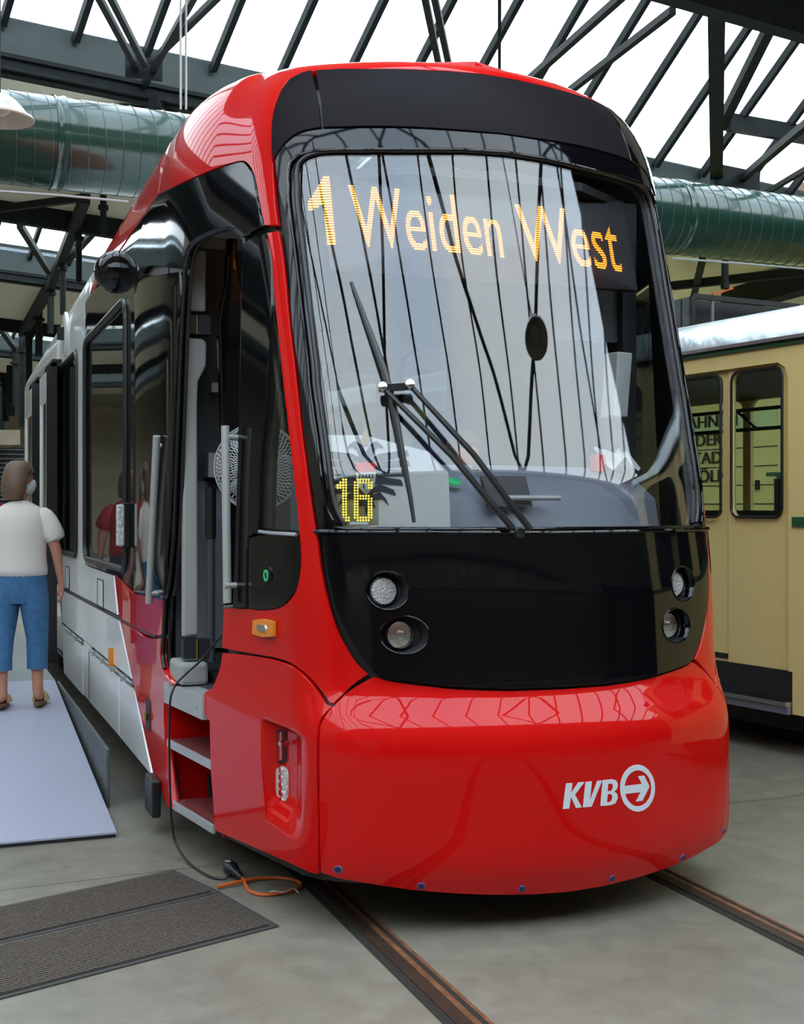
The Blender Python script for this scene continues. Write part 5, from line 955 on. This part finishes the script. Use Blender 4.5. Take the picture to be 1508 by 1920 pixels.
M['matrub'] = mat('mat_rubber', (.040, .037, .033), .7); M['matpile'] = mat('mat_pile', (.05, .038, .030), .95, noise=(140, (.15, .12, .095), .9)); M['matbase'] = mat('mat_base', (.012, .009, .007), .95)
matt('doormat', (1.134, 6.247), (1.273, 5.81), 'brown ribbed doormat nearer the tram door, farther of the two', 18); matt('doormat', (1.271, 5.80), (1.399, 5.255), 'brown ribbed doormat in the foreground, nearer of the two', 24)
# ------------------------------------------------ cables
cb = empty('power_cable', (1.34, 6.05, 0), label='black power cable hanging out of the cab doorway down to a plug on the floor', cat='cable')
def rel(p, o): return (p[0]-o[0], p[1]-o[1], p[2]-o[2])
O1 = (1.34, 6.05, 0)
path = [(1.56, 6.37, 1.22), (1.42, 6.455, 1.109), (1.33, 6.508, .991), (1.24, 6.50, .915), (1.185, 6.50, .855), (1.158, 6.48, .76), (1.158, 6.49, .503), (1.158, 6.46, .298), (1.165, 6.46, .175), (1.185, 6.44, .075), (1.225, 6.30, .012), (1.275, 6.06, .008), (1.34, 6.00, .012), (1.375, 6.05, .028)]
MB().tube([rel(p, O1) for p in spline(path, 10)], .006, 8).build('cable_cord', 'rubber', cb, smooth=True)
pa = Vector((.30, -.55, 0)).normalized()*1.0
pl_ = MB(); base = Vector((1.375, 6.09, .035))-Vector(O1); ax = Vector((.17, -.95, -.10)).normalized()
pl_.lathe([(.012, -.03), (.028, -.02), (.034, .0), (.035, .03), (.030, .05), (.022, .06), (.022, .09), (.016, .12), (.010, .15)], 20, base, ax); pl_.build('plug_body', 'rubber', cb, smooth=True)
MB().bar(base+Vector((-.02, -.0, .033)), base+Vector((.0, -.02, .033)), .012, .003).build('plug_sticker', 'paper', cb)
O2 = (1.5, 5.8, 0); oc = empty('extension_cable', O2, label='orange extension cable looped on the floor beside the doormats', cat='cable')
path = [(1.405, 5.95, .02), (1.40, 5.86, .010), (1.40, 5.75, .009), (1.45, 5.69, .008), (1.56, 5.69, .012), (1.635, 5.76, .010), (1.64, 5.85, .009), (1.58, 5.92, .009), (1.50, 5.94, .010), (1.42, 5.915, .016), (1.33, 5.885, .016), (1.268, 5.868, .012)]
MB().tube([rel(p, O2) for p in spline(path, 10)], .0085, 8).build('cable_cord', 'orangecable', oc, smooth=True)
ct = MB(); ct.tube([rel(p, O2) for p in spline([(1.47, 5.69, .02), (1.49, 5.67, .026), (1.53, 5.66, .018), (1.58, 5.70, .020), (1.60, 5.67, .006)], 6)], .0025, 5); ct.build('cable_tie', 'paper', oc, smooth=True)
# ------------------------------------------------ ramp to the saloon door
rp_ = empty('access_ramp', (.2, 8.9, 0), label='white sloping ramp board leading up beside the red tram', cat='ramp')
def rr(p): return rel(p, (.2, 8.9, 0))
def slopez(y): return .03+(y-6.985)/(10.84-6.985)*.335
a, b, c, d = (-1.6, 6.93), (.965, 6.985), (1.0, 10.84), (-1.6, 10.84)
MB().hexa([rr((x, y, slopez(y)-.010)) for x, y in (a, b, c, d)]+[rr((x, y, slopez(y))) for x, y in (a, b, c, d)]).build('ramp_board', 'plat', rp_)
MB().hexa([rr((x, y, max(.001, slopez(y)-.08))) for x, y in ((-1.6, 6.935), (.96, 6.99), (.99, 10.84), (-1.6, 10.84))]+[rr((x, y, slopez(y)-.0105)) for x, y in ((-1.6, 6.935), (.96, 6.99), (.99, 10.84), (-1.6, 10.84))]).build('ramp_underside', 'dark', rp_)
MB().box(rr((-1.6, 10.85, .33)), rr((1.0, 15.6, .365))).build('landing_board', 'platgrey', rp_); MB().box(rr((-1.55, 10.9, 0.001)), rr((.9, 15.5, .33))).build('landing_frame', 'dark', rp_)
thing('side_board', MB().hexa([(1.005, 7.694, .001), (1.025, 7.694, .001), (1.04, 10.85, .001), (1.02, 10.85, .001), (1.005, 7.694, .344), (1.025, 7.694, .344), (1.04, 10.85, .35), (1.02, 10.85, .35)]), 'board', 'scuffed dark grey upright board along the ramp edge beside the tram', 'board', bevel=.006)
# ------------------------------------------------ the old cream tram on the next track
YA = R(8.58); YCs, YSn = math.cos(YA), math.sin(YA)
def Y_(x, y, z): return (x*YCs-y*YSn, x*YSn+y*YCs, z)
yo = Y_(8.0, 8, 0); yt = empty('vintage_tram', yo, YA, 'cream yellow vintage tram with a silver roof, right behind the red tram', 'tram')
def yl(x, y, z): return (x-8.0, y-8, z)
XS = 6.828
def holed(name, plane, outer, holes, m, th=.04, parent=yt, mapf=None):
    """a flat sheet with openings; outline in (y, z)"""
    pts = [Vector(p) for p in outer]; E = [(i, (i+1) % len(outer)) for i in range(len(outer))]
    for h in holes:
        k = len(pts); pts += [Vector(p) for p in h]; E += [(k+i, k+(i+1) % len(h)) for i in range(len(h))]
    V2, _, F2 = delaunay_2d_cdt(pts, E, [], 0, 1e-5)[:3]; F = []
    for f in F2:
        cx = sum(V2[i].x for i in f)/3; cy = sum(V2[i].y for i in f)/3
        if abs((V2[f[1]]-V2[f[0]]).cross(V2[f[2]]-V2[f[0]])) > 1e-9 and inpoly(cx, cy, outer) and not any(inpoly(cx, cy, h) for h in holes): F.append(tuple(f))
    n = len(V2); ed = {}
    for f in F:
        for i in range(3): e = (f[i], f[(i+1) % 3]); ed[e] = 1
    bd = [e for e in ed if (e[1], e[0]) not in ed]
    vs = [yl(plane, v.x, v.y) for v in V2]+[yl(plane+th, v.x, v.y) for v in V2]
    return MB().add(vs, F+[tuple(i+n for i in f[::-1]) for f in F]+[(a, b, b+n, a+n) for a, b in bd]).build(name, m, parent)
y0b, y1b = 2.5, 17.5
wins = []; y = 8.55
near = [rrect(6.779, 7.292, 1.69, 2.77, .07), rrect(7.407, 7.70, 1.69, 2.77, .07)]
door_o = [(6.70, .59), (6.70, 2.68), (6.73, 2.76), (6.80, 2.80), (7.75, 2.80), (8.02, 2.80), (8.02, .59)]
side = [rrect(5.4, 6.53, 1.69, 2.77, .1), rrect(4.1, 5.2, 1.69, 2.77, .1), rrect(2.8, 3.9, 1.69, 2.77, .1)]+[rrect(8.3+1.25*k, 9.35+1.25*k, 1.69, 2.77, .1) for k in range(7)]
holed('side_wall', XS, [(y0b, .30), (6.66, .30), (6.66, .60), (8.06, .60), (8.06, .30), (y1b, .30), (y1b, 2.93), (y0b, 2.93)], side+[door_o], 'yellow')
dd = holed('folding_door', XS+.035, [(6.70, .60), (7.34, .60), (7.34, 2.80), (6.70, 2.80)], [rrect(6.779, 7.292, 1.69, 2.77, .07)], 'yellow', .03)
holed('folding_door', XS+.045, [(7.355, .60), (8.02, .60), (8.02, 2.80), (7.355, 2.80)], [rrect(7.407, 7.97, 1.69, 2.77, .07)], 'yellow', .03)
for k, q in enumerate([rrect(6.779, 7.292, 1.69, 2.77, .07), rrect(7.407, 7.97, 1.69, 2.77, .07)]+side):
    MB().tube([yl(XS+.02, a, b) for a, b in q], .011, 6, closed=True).build('window_rubber', 'rubber', yt, smooth=True)
    c0, c1 = min(a for a, b in q)+.02, max(a for a, b in q)-.02; MB().box(yl(XS+.05, c0-.03, 1.67), yl(XS+.055, c1+.03, 2.79)).build('window_pane', 'clearglass', yt)
XF = XS+2.15
fw = [rrect(2.8+1.32*k, 4.02+1.32*k, 1.62, 2.80, .1) for k in range(11)]
holed('side_wall', XF, [(y0b, .30), (y1b, .30), (y1b, 2.93), (y0b, 2.93)], fw, 'yellow')
fb = MB()
for z in (2.50, 2.69): fb.box(yl(XF-.03, y0b, z), yl(XF-.01, y1b, z+.035))
for y in np.arange(8.3, 15, .9): fb.bar(yl(XF-.02, y, 2.53), yl(XF-.02, y+.25, 2.70), .025)
fb.build('window_rail', 'rubber', yt)
MB().box(yl(XS+.02, 6.68, .39), yl(XS+.06, 8.04, .60)).build('step_riser', 'dark', yt)
st = MB().box(yl(XS-.06, 6.67, .355), yl(XS+.10, 8.05, .385)).build('step', 'steel', yt); MB().box(yl(XS-.05, 6.66, .30), yl(XS-.01, 8.05, .355)).build('step_edge', 'midgrey', st)
for k in range(4): MB().box(yl(XS-.055+.03*k, 6.68, .385), yl(XS-.045+.03*k, 8.04, .392)).build('step_rib', 'rubber', st)
MB().box(yl(XS-.012, y0b, 1.625), yl(XS, 6.655, 1.695)).build('green_stripe', 'tramgreen', yt, label='dark green waist stripe')
MB().box(yl(XS-.02, y0b, 2.915), yl(XS+.01, y1b, 2.95)).build('roof_trim', 'tramgreen', yt, label='dark green roof edge'); MB().box(yl(XS-.05, y0b, 2.95), yl(XS+.0, y1b, 2.975)).build('rain_gutter', 'steel', yt)
MB().box(yl(XS+.04, 6.2, .62), yl(XF, y1b, .66)).build('floor_plate', 'dark', yt); MB().box(yl(XS+.06, y0b, 2.80), yl(XF, y1b, 2.86)).build('inner_ceiling', 'dark', yt)
MB().box(yl(XS+.3, y0b+.3, .12), yl(XF-.3, y1b-.3, .42)).build('underframe', 'dark', yt)
for y in (7.2, 12.0): MB().tube([yl(XS+.5, y, 1.98), yl(XS+.5, y, 1.62)], .1, 12).build('seat_back', 'rubber', yt)
MB().box(yl(XS+.25, 6.6, 1.66), yl(XS+.3, 7.9, 1.74)).build('hand_rail', 'rubber', yt)
rv = MB(); n = 16; vs = []
for yy in (y0b, y1b):
    for k in range(n+1):
        t = math.pi*k/n; vs.append(yl(XS+1.09-1.14*math.cos(t), yy, 2.975+.34*math.sin(t)**.75))
rv.add(vs, [(k, k+1, n+2+k, n+1+k) for k in range(n)]+[tuple(range(n+1)), tuple(range(n+1, 2*n+2))[::-1]]); rv.build('roof', 'silverroof', yt, smooth=True)
# dark equipment box above it
c0, c1 = ray_at(1299, 608, 12.2), ray_at(1498, 620, 12.2); t0, t1 = ray_at(1299, 555, 12.2), ray_at(1498, 575, 12.2); dvv = Vector(H(-.0, 1.6, 0))
e = empty('equipment_box', c0, label='dark open-fronted metal box beyond the silver roof of the cream tram', cat='box')
def er(*p): return [Vector(q)-c0 for q in p]
MB().hexa(er(*[q+dvv*.12 for q in (c0, c1)], c1+dvv*.14, c0+dvv*.14, *[q+dvv*.12 for q in (t0, t1)], t1+dvv*.14, t0+dvv*.14)).build('box_front', 'dark', e)
MB().hexa(er(c0+dvv, c1+dvv, c1+dvv*1.02, c0+dvv*1.02, t0+dvv, t1+dvv, t1+dvv*1.02, t0+dvv*1.02)).build('box_back', 'dark', e); MB().hexa(er(c0, c0+Vector((.02, 0, 0)), c0+dvv+Vector((.02, 0, 0)), c0+dvv, t0, t0+Vector((.02, 0, 0)), t0+dvv+Vector((.02, 0, 0)), t0+dvv)).build('box_side', 'board', e)
MB().bar(*er(t0, t1), .05, .06).build('box_rim', 'dark', e); MB().bar(*er(c0, t0), .05, .05).build('box_edge', 'dark', e); MB().bar(*er(c1, t1), .05, .05).build('box_edge', 'dark', e); MB().bar(*er(c0.lerp(c1, .18), t0.lerp(t1, .18)), .03, .03).build('box_edge', 'midgrey', e)
# ------------------------------------------------ yellow goods wagon beyond
XW = 12.0; wo = Y_(XW+1.2, 14, 0); wg = empty('goods_wagon', wo, YA, 'pale yellow planked works wagon with black lettering, seen through the cream tram windows', 'wagon')
def wl(x, y, z): return (x-XW-1.2, y-14, z)
MB().box(wl(XW, 8, .6), wl(XW+2.3, 24, 3.16)).build('planked_wall', 'wagon', wg); MB().box(wl(XW-.012, 11.95, 2.79), wl(XW, 15.9, 3.03)).build('pale_green_board', 'wagonl', wg)
MB().box(wl(XW-.01, 8, 2.80), wl(XW, 11.7, 3.03)).build('pale_green_board', 'wagonl', wg)
pk = MB()
for k in range(10): pk.box(wl(XW-.006, 8, .84+.243*k), wl(XW, 24, .852+.243*k))
pk.build('plank_joint', 'dark', wg)
for y in (11.75, 16.2, 20):
    pm = MB(); pm.box(wl(XW-.06, y, .6), wl(XW, y+.14, 3.16)); pm.box(wl(XW-.08, y-.06, .6), wl(XW-.01, y-.02, 3.16)); pm.build('side_post', 'wagon', wg)
    MB().box(wl(XW-.14, y-.1, 2.16), wl(XW-.06, y+.26, 2.21)).build('latch', 'tramgreen', wg); MB().box(wl(XW-.12, y+.03, 1.5), wl(XW-.06, y+.10, 2.16)).build('latch_bar', 'board', wg)
MB().box(wl(XW-.03, 12.26, 2.0), wl(XW, 12.32, 2.12)).build('hook', 'dark', wg)
M['wletter'] = mat('wagon_letters', (.05, .055, .02), .7)
for i, tx in enumerate(('BAHNEN', 'DER', 'STADT', 'KÖLN', 'KF')):
    V, F = text_mesh(tx, .23); m_ = MB(); ks = 1.22
    for dx in (-.012, 0, .012): m_.add([wl(XW-.016-abs(dx)*.05, (13.20 if tx != 'KF' else 13.62)-v[0]*ks+dx, 2.845-.243*i+v[1]) for v in V], F); m_.build('lettering', 'wletter', wg, label='black lettering %s' % tx)
MB().box(wl(XW-.1, 8, .3), wl(XW+2.3, 24, .6)).build('underframe', 'dark', wg)
# rails of the next track
for i, x in enumerate((7.35, 8.85)):
    o = Y_(x, 8, 0); r = empty('tram_rail', o, YA, ('dark rail under the near side of the cream tram', 'dark rail under the far side of the cream tram')[i], 'rail')
    MB().box((-.08, -12, -.02), (.08, 12, .003)).build('channel', 'pit', r); MB().box((-.02, -12, -.02), (.03, 12, .006)).build('rail_head', 'railsteel', r); MB().box((.05, -12, -.02), (.07, 12, .005)).build('guard_rail', 'rust', r)
# ------------------------------------------------ people
def skin_body(name, joints, links, root, parent, m):
    me = bpy.data.meshes.new(name); idx = {k: i for i, k in enumerate(joints)}
    me.from_pydata([joints[k][:3] for k in joints], [(idx[a], idx[b]) for a, b in links], []); me.materials.append(M[m])
    o = bpy.data.objects.new(name, me); C.objects.link(o); o.parent = parent
    o.modifiers.new('skin', 'SKIN'); me.skin_vertices.new() if not me.skin_vertices else None
    for k, i in idx.items():
        r = joints[k][3]; me.skin_vertices[0].data[i].radius = r if isinstance(r, tuple) else (r, r)
    me.skin_vertices[0].data[idx[root]].use_root = True
    s = o.modifiers.new('sub', 'SUBSURF'); s.levels = 2; s.render_levels = 2
    for md in o.modifiers:
        if md.type == 'SKIN': md.use_smooth_shade = True
    return o
def hand(J, Lk, pre, w_, d, side):
    """palm and five curled fingers from the wrist w_, pointing along d"""
    d = Vector(d).normalized(); s = Vector(side).normalized(); f = d.cross(s).normalized(); w_ = Vector(w_)
    J[pre+'palm'] = (*(w_+d*.045), (.030, .018)); Lk.append((pre+'wrist', pre+'palm'))
    for i, (o, l) in enumerate(((-.027, .066), (-.009, .074), (.009, .070), (.026, .056))):
        a = w_+d*.088+s*o; J[pre+'k%d' % i] = (*a, .0105); J[pre+'m%d' % i] = (*(a+d*l*.5+f*.008), .0092); J[pre+'t%d' % i] = (*(a+d*l*.85+f*.028), .008)
        Lk += [(pre+'palm', pre+'k%d' % i), (pre+'k%d' % i, pre+'m%d' % i), (pre+'m%d' % i, pre+'t%d' % i)]
    a = w_+d*.045-s*.036+f*.012; J[pre+'th0'] = (*a, .012); J[pre+'th1'] = (*(a+d*.032-s*.012+f*.012), .0105); J[pre+'th2'] = (*(a+d*.058-s*.010+f*.020), .009)
    Lk += [(pre+'palm', pre+'th0'), (pre+'th0', pre+'th1'), (pre+'th1', pre+'th2')]
def person(loc, rz, label, top, legs_m, hairm, shoe_m, k=1.0, head_turn=0, jeans_hem=.27, masked=False, barefoot=True):
    p = empty('person', loc, rz, label, 'person'); p.scale = (k, k, k)
    J = {}; Lk = []
    J['pelvis'] = (0, 0, .93, (.15, .11)); J['waist'] = (0, 0, 1.08, (.13, .09)); J['chest'] = (0, -.01, 1.30, (.15, .10)); J['neckb'] = (0, .0, 1.47, (.06, .055)); J['neck'] = (0, .015, 1.54, .052)
    J['jaw'] = (0, .045, 1.60, (.058, .065)); J['head'] = (0, .03, 1.68, (.077, .092)); J['crown'] = (0, .015, 1.745, (.062, .075))
    Lk += [('pelvis', 'waist'), ('waist', 'chest'), ('chest', 'neckb'), ('neckb', 'neck'), ('neck', 'jaw'), ('jaw', 'head'), ('head', 'crown')]
    J['nose'] = (0, .125, 1.655, (.012, .014)); Lk.append(('head', 'nose'))
    for k_ in ('jaw', 'head', 'crown', 'nose'):
        x, y, z, rr_ = J[k_]; y -= .02; J[k_] = (x*math.cos(head_turn)-y*math.sin(head_turn), x*math.sin(head_turn)+y*math.cos(head_turn)+.02, z, rr_)
    for sg, n in ((-1, 'l'), (1, 'r')):
        ty = .05 if sg > 0 else -.04
        J[n+'hip'] = (sg*.095, 0, .87, (.095, .10)); J[n+'knee'] = (sg*.12, .01+ty*.5, .49, .062); J[n+'calf'] = (sg*.12, ty-.01, .34, .055); J[n+'ankle'] = (sg*.12, ty, .09, .036); J[n+'heel'] = (sg*.12, ty-.03, .035, .030); J[n+'ball'] = (sg*.13, ty+.10, .03, (.036, .022)); J[n+'toe'] = (sg*.135, ty+.155, .024, (.034, .016))
        Lk += [('pelvis', n+'hip'), (n+'hip', n+'knee'), (n+'knee', n+'calf'), (n+'calf', n+'ankle'), (n+'ankle', n+'heel'), (n+'ankle', n+'ball'), (n+'ball', n+'toe')]
        J[n+'sh'] = (sg*.175, -.01, 1.41, .050); J[n+'elb'] = (sg*.265, -.015, 1.15, .045); J[n+'wrist'] = (sg*.29, .045, .90, (.028, .022))
        Lk += [('chest', n+'sh'), (n+'sh', n+'elb'), (n+'elb', n+'wrist')]
        hand(J, Lk, n, J[n+'wrist'][:3], (.02*sg, .12, -1), (0, -sg, 0))
    skin_body('body', J, Lk, 'pelvis', p, 'skin')
    sh_ = MB(); loft(sh_, [((0, -.005, z), rx, ry, 0) for z, rx, ry in ((.935, .212, .155), (1.0, .205, .15), (1.10, .19, .14), (1.25, .20, .142), (1.36, .212, .138), (1.43, .195, .112), (1.475, .13, .09), (1.50, .075, .07), (1.515, .062, .062))], 28)
    for sg in (-1, 1):
        pts = [(sg*.12, 0, 1.415), (sg*.185, -.005, 1.395), (sg*.225, -.01, 1.31), (sg*.272, -.015, 1.20)]
        sh_.tube(pts, [.070, .077, .078, .088], 18)
    o = sh_.build('shirt', top, p, smooth=True); o.modifiers.new('sub', 'SUBSURF').render_levels = 1
    jn = MB(); loft(jn, [((0, 0, z), rx, ry, 0) for z, rx, ry in ((.76, .165, .12), (.83, .19, .135), (.90, .20, .142), (.97, .19, .135), (1.0, .185, .13))], 28)
    for sg, n in ((-1, 'l'), (1, 'r')):
        a, b, c_ = J[n+'hip'], J[n+'knee'], J[n+'calf']; an = J[n+'ankle']
        hem = an[:2]; t = (jeans_hem-an[2])/(c_[2]-an[2]); hx, hy = an[0]+(c_[0]-an[0])*t, an[1]+(c_[1]-an[1])*t
        loft(jn, [((hx, hy, jeans_hem), .075, .078, 0), ((c_[0], c_[1], max(.36, jeans_hem+.06)), .076, .080, 0), ((b[0], b[1], b[2]), .080, .085, 0), ((sg*.11, .01, .66), .097, .105, 0), ((sg*.10, 0, .80), .108, .125, 0), ((sg*.095, 0, .90), .105, .125, 0)], 22)
    jn.build('trousers', legs_m, p, smooth=True)
    hd_ = empty('head_pivot') if False else None
    hr_ = MB(); cyaw = head_turn
    def hp_(x, y, z): return (x*math.cos(cyaw)-(y-.02)*math.sin(cyaw), x*math.sin(cyaw)+(y-.02)*math.cos(cyaw)+.02, z)
    rings = [(1.805, .02, .02, 0), (1.80, .05, .055, 0), (1.775, .082, .092, 0), (1.73, .100, .112, 0), (1.67, .106, .114, -.01), (1.61, .108, .105, -.028), (1.56, .105, .088, -.038), (1.525, .095, .070, -.042), (1.515, .07, .045, -.045)]
    vs = []; n = 28
    for z, rx, ry, dy in rings:
        for q in range(n):
            t = 2*math.pi*q/n; x, y = rx*math.cos(t), ry*math.sin(t)+dy+.01
            front = math.sin(t) > .35 and z < 1.72
            if front: x *= .80; y *= .50
            vs.append(hp_(x+.0025*math.sin(q*5+z*40), y, z+.003*math.sin(q*7)))
    hr_.add(vs, [(i*n+q, i*n+(q+1) % n, (i+1)*n+(q+1) % n, (i+1)*n+q) for i in range(len(rings)-1) for q in range(n)]+[tuple(range(n))[::-1], tuple((len(rings)-1)*n+q for q in range(n))])
    hr_.build('hair', hairm, p, smooth=True)
    if masked:
        mk_ = MB(); vs = []
        for i, (z, rx, ry) in enumerate(((1.668, .022, .118), (1.650, .050, .128), (1.62, .068, .126), (1.585, .064, .112), (1.56, .045, .09))):
            for q in range(9):
                t = math.pi*(q/8); vs.append(hp_(rx*1.05*math.cos(t), .02+ry*math.sin(t)**.7 if 0 < q < 8 else .03, z))
        mk_.add(vs, [(i*9+q, i*9+q+1, (i+1)*9+q+1, (i+1)*9+q) for i in range(4) for q in range(8)]); o = mk_.build('face_mask', 'mask', p, smooth=True); o.modifiers.new('t', 'SOLIDIFY').thickness = .003
    for sg, n in ((-1, 'l'), (1, 'r')):
        a = J[n+'ankle']; ball = J[n+'ball']; c_ = Vector((a[0]+.008*sg, a[1]+.055, 0)); so = MB(); outl = []
        for q in range(24):
            t = 2*math.pi*q/24; outl.append((c_.x+.044*math.cos(t)*(1+.12*math.sin(t)), c_.y+.135*math.sin(t)))
        if barefoot:
            so.add([(x, y, .0) for x, y in outl]+[(x, y, .024) for x, y in outl], [tuple(range(24))[::-1], tuple(range(24, 48))]+[(q, (q+1) % 24, 24+(q+1) % 24, 24+q) for q in range(24)]); s_o = so.build('sandal_sole', 'cork', p)
            st_ = MB()
            for yy, rz_ in ((.02, .072), (.10, .056)):
                st_.tube([(c_.x+.044*math.cos(t), c_.y+yy-.055+.03, .018+rz_*math.sin(t)) for t in [math.pi*q/10 for q in range(11)]], [.016]*11, 6)
            st_.build('sandal_strap', shoe_m, p, smooth=True)
        else:
            loft(so, [((c_.x, c_.y, 0), .05, .145, 0), ((c_.x, c_.y, .03), .05, .145, 0), ((c_.x, c_.y-.01, .06), .045, .12, 0), ((c_.x, c_.y-.05, .10), .042, .075, 0)], 20); so.build('shoe', shoe_m, p, smooth=True)
    return p
person((.665, 9.90, .302), R(-14), 'woman in white shirt, face mask and blue cropped jeans standing on the ramp', 'shirt', 'jeans', 'hair', 'sandal', 1.0, R(-48), .27, True)
person((.55, 12.6, .366), R(15), 'person in a crimson top and navy jeans mostly hidden behind the woman', 'crimson', 'navy', 'hair', 'shoe', .98, 0, .10, False, False)
# seated driver
dr = empty('person', (XC+.10, 6.36, 1.42), label='seated person in a dark red jumper behind the dashboard', cat='person')
J = dict(pelvis=(0, 0, .08, (.15, .11)), chest=(0, -.10, .36, (.15, .10)), neck=(0, -.19, .50, .05), head=(0, -.24, .60, (.078, .09)), crown=(0, -.22, .68, (.06, .07)))
Lk = [('pelvis', 'chest'), ('chest', 'neck'), ('neck', 'head'), ('head', 'crown')]
for sg, n in ((-1, 'l'), (1, 'r')):
    J[n+'hip'] = (sg*.09, -.05, .06, .085); J[n+'knee'] = (sg*.12, -.40, .05, .06); J[n+'ank'] = (sg*.12, -.36, -.40, .04); J[n+'toe'] = (sg*.12, -.50, -.43, .03)
    J[n+'sh'] = (sg*.17, -.12, .42, .06); J[n+'elb'] = (sg*.24, -.25, .18, .045); J[n+'wrist'] = (sg*.18, -.45, .16, (.028, .022))
    Lk += [('pelvis', n+'hip'), (n+'hip', n+'knee'), (n+'knee', n+'ank'), (n+'ank', n+'toe'), ('chest', n+'sh'), (n+'sh', n+'elb'), (n+'elb', n+'wrist')]; hand(J, Lk, n, J[n+'wrist'][:3], (0, -1, -.2), (sg, 0, 0))
skin_body('body', J, Lk, 'pelvis', dr, 'skin')
s_ = MB(); loft(s_, [((0, -.02, .02), .18, .14, 0), ((0, -.06, .2), .18, .14, 0), ((0, -.10, .36), .19, .13, 0), ((0, -.14, .45), .15, .10, 0), ((0, -.17, .50), .07, .07, 0)]); s_.build('jumper', 'crimson', dr, smooth=True)
s_ = MB(); loft(s_, [((0, -.20, .74), .02, .02, 0), ((0, -.20, .72), .06, .07, 0), ((0, -.20, .67), .088, .10, 0), ((0, -.19, .60), .092, .085, 0), ((0, -.17, .54), .08, .05, 0)]); s_.build('hair', 'hair', dr, smooth=True)
# ------------------------------------------------ pendant lamps farther up the hall, mirrored in the windscreen
pw_ = Vector(S(.04, 2.5))+Vector((XC, 0, 0)); n_ = Vector(SN(.04, 2.5)); d_ = (pw_-Vector((0, 0, 1.75))).normalized(); r_ = d_-2*d_.dot(n_)*n_; q_ = pw_+r_*2.4
l2 = copy_tree(pl); l2.location = q_; l2['label'] = 'enamel dome lamp hanging behind the viewer, mirrored in the windscreen'
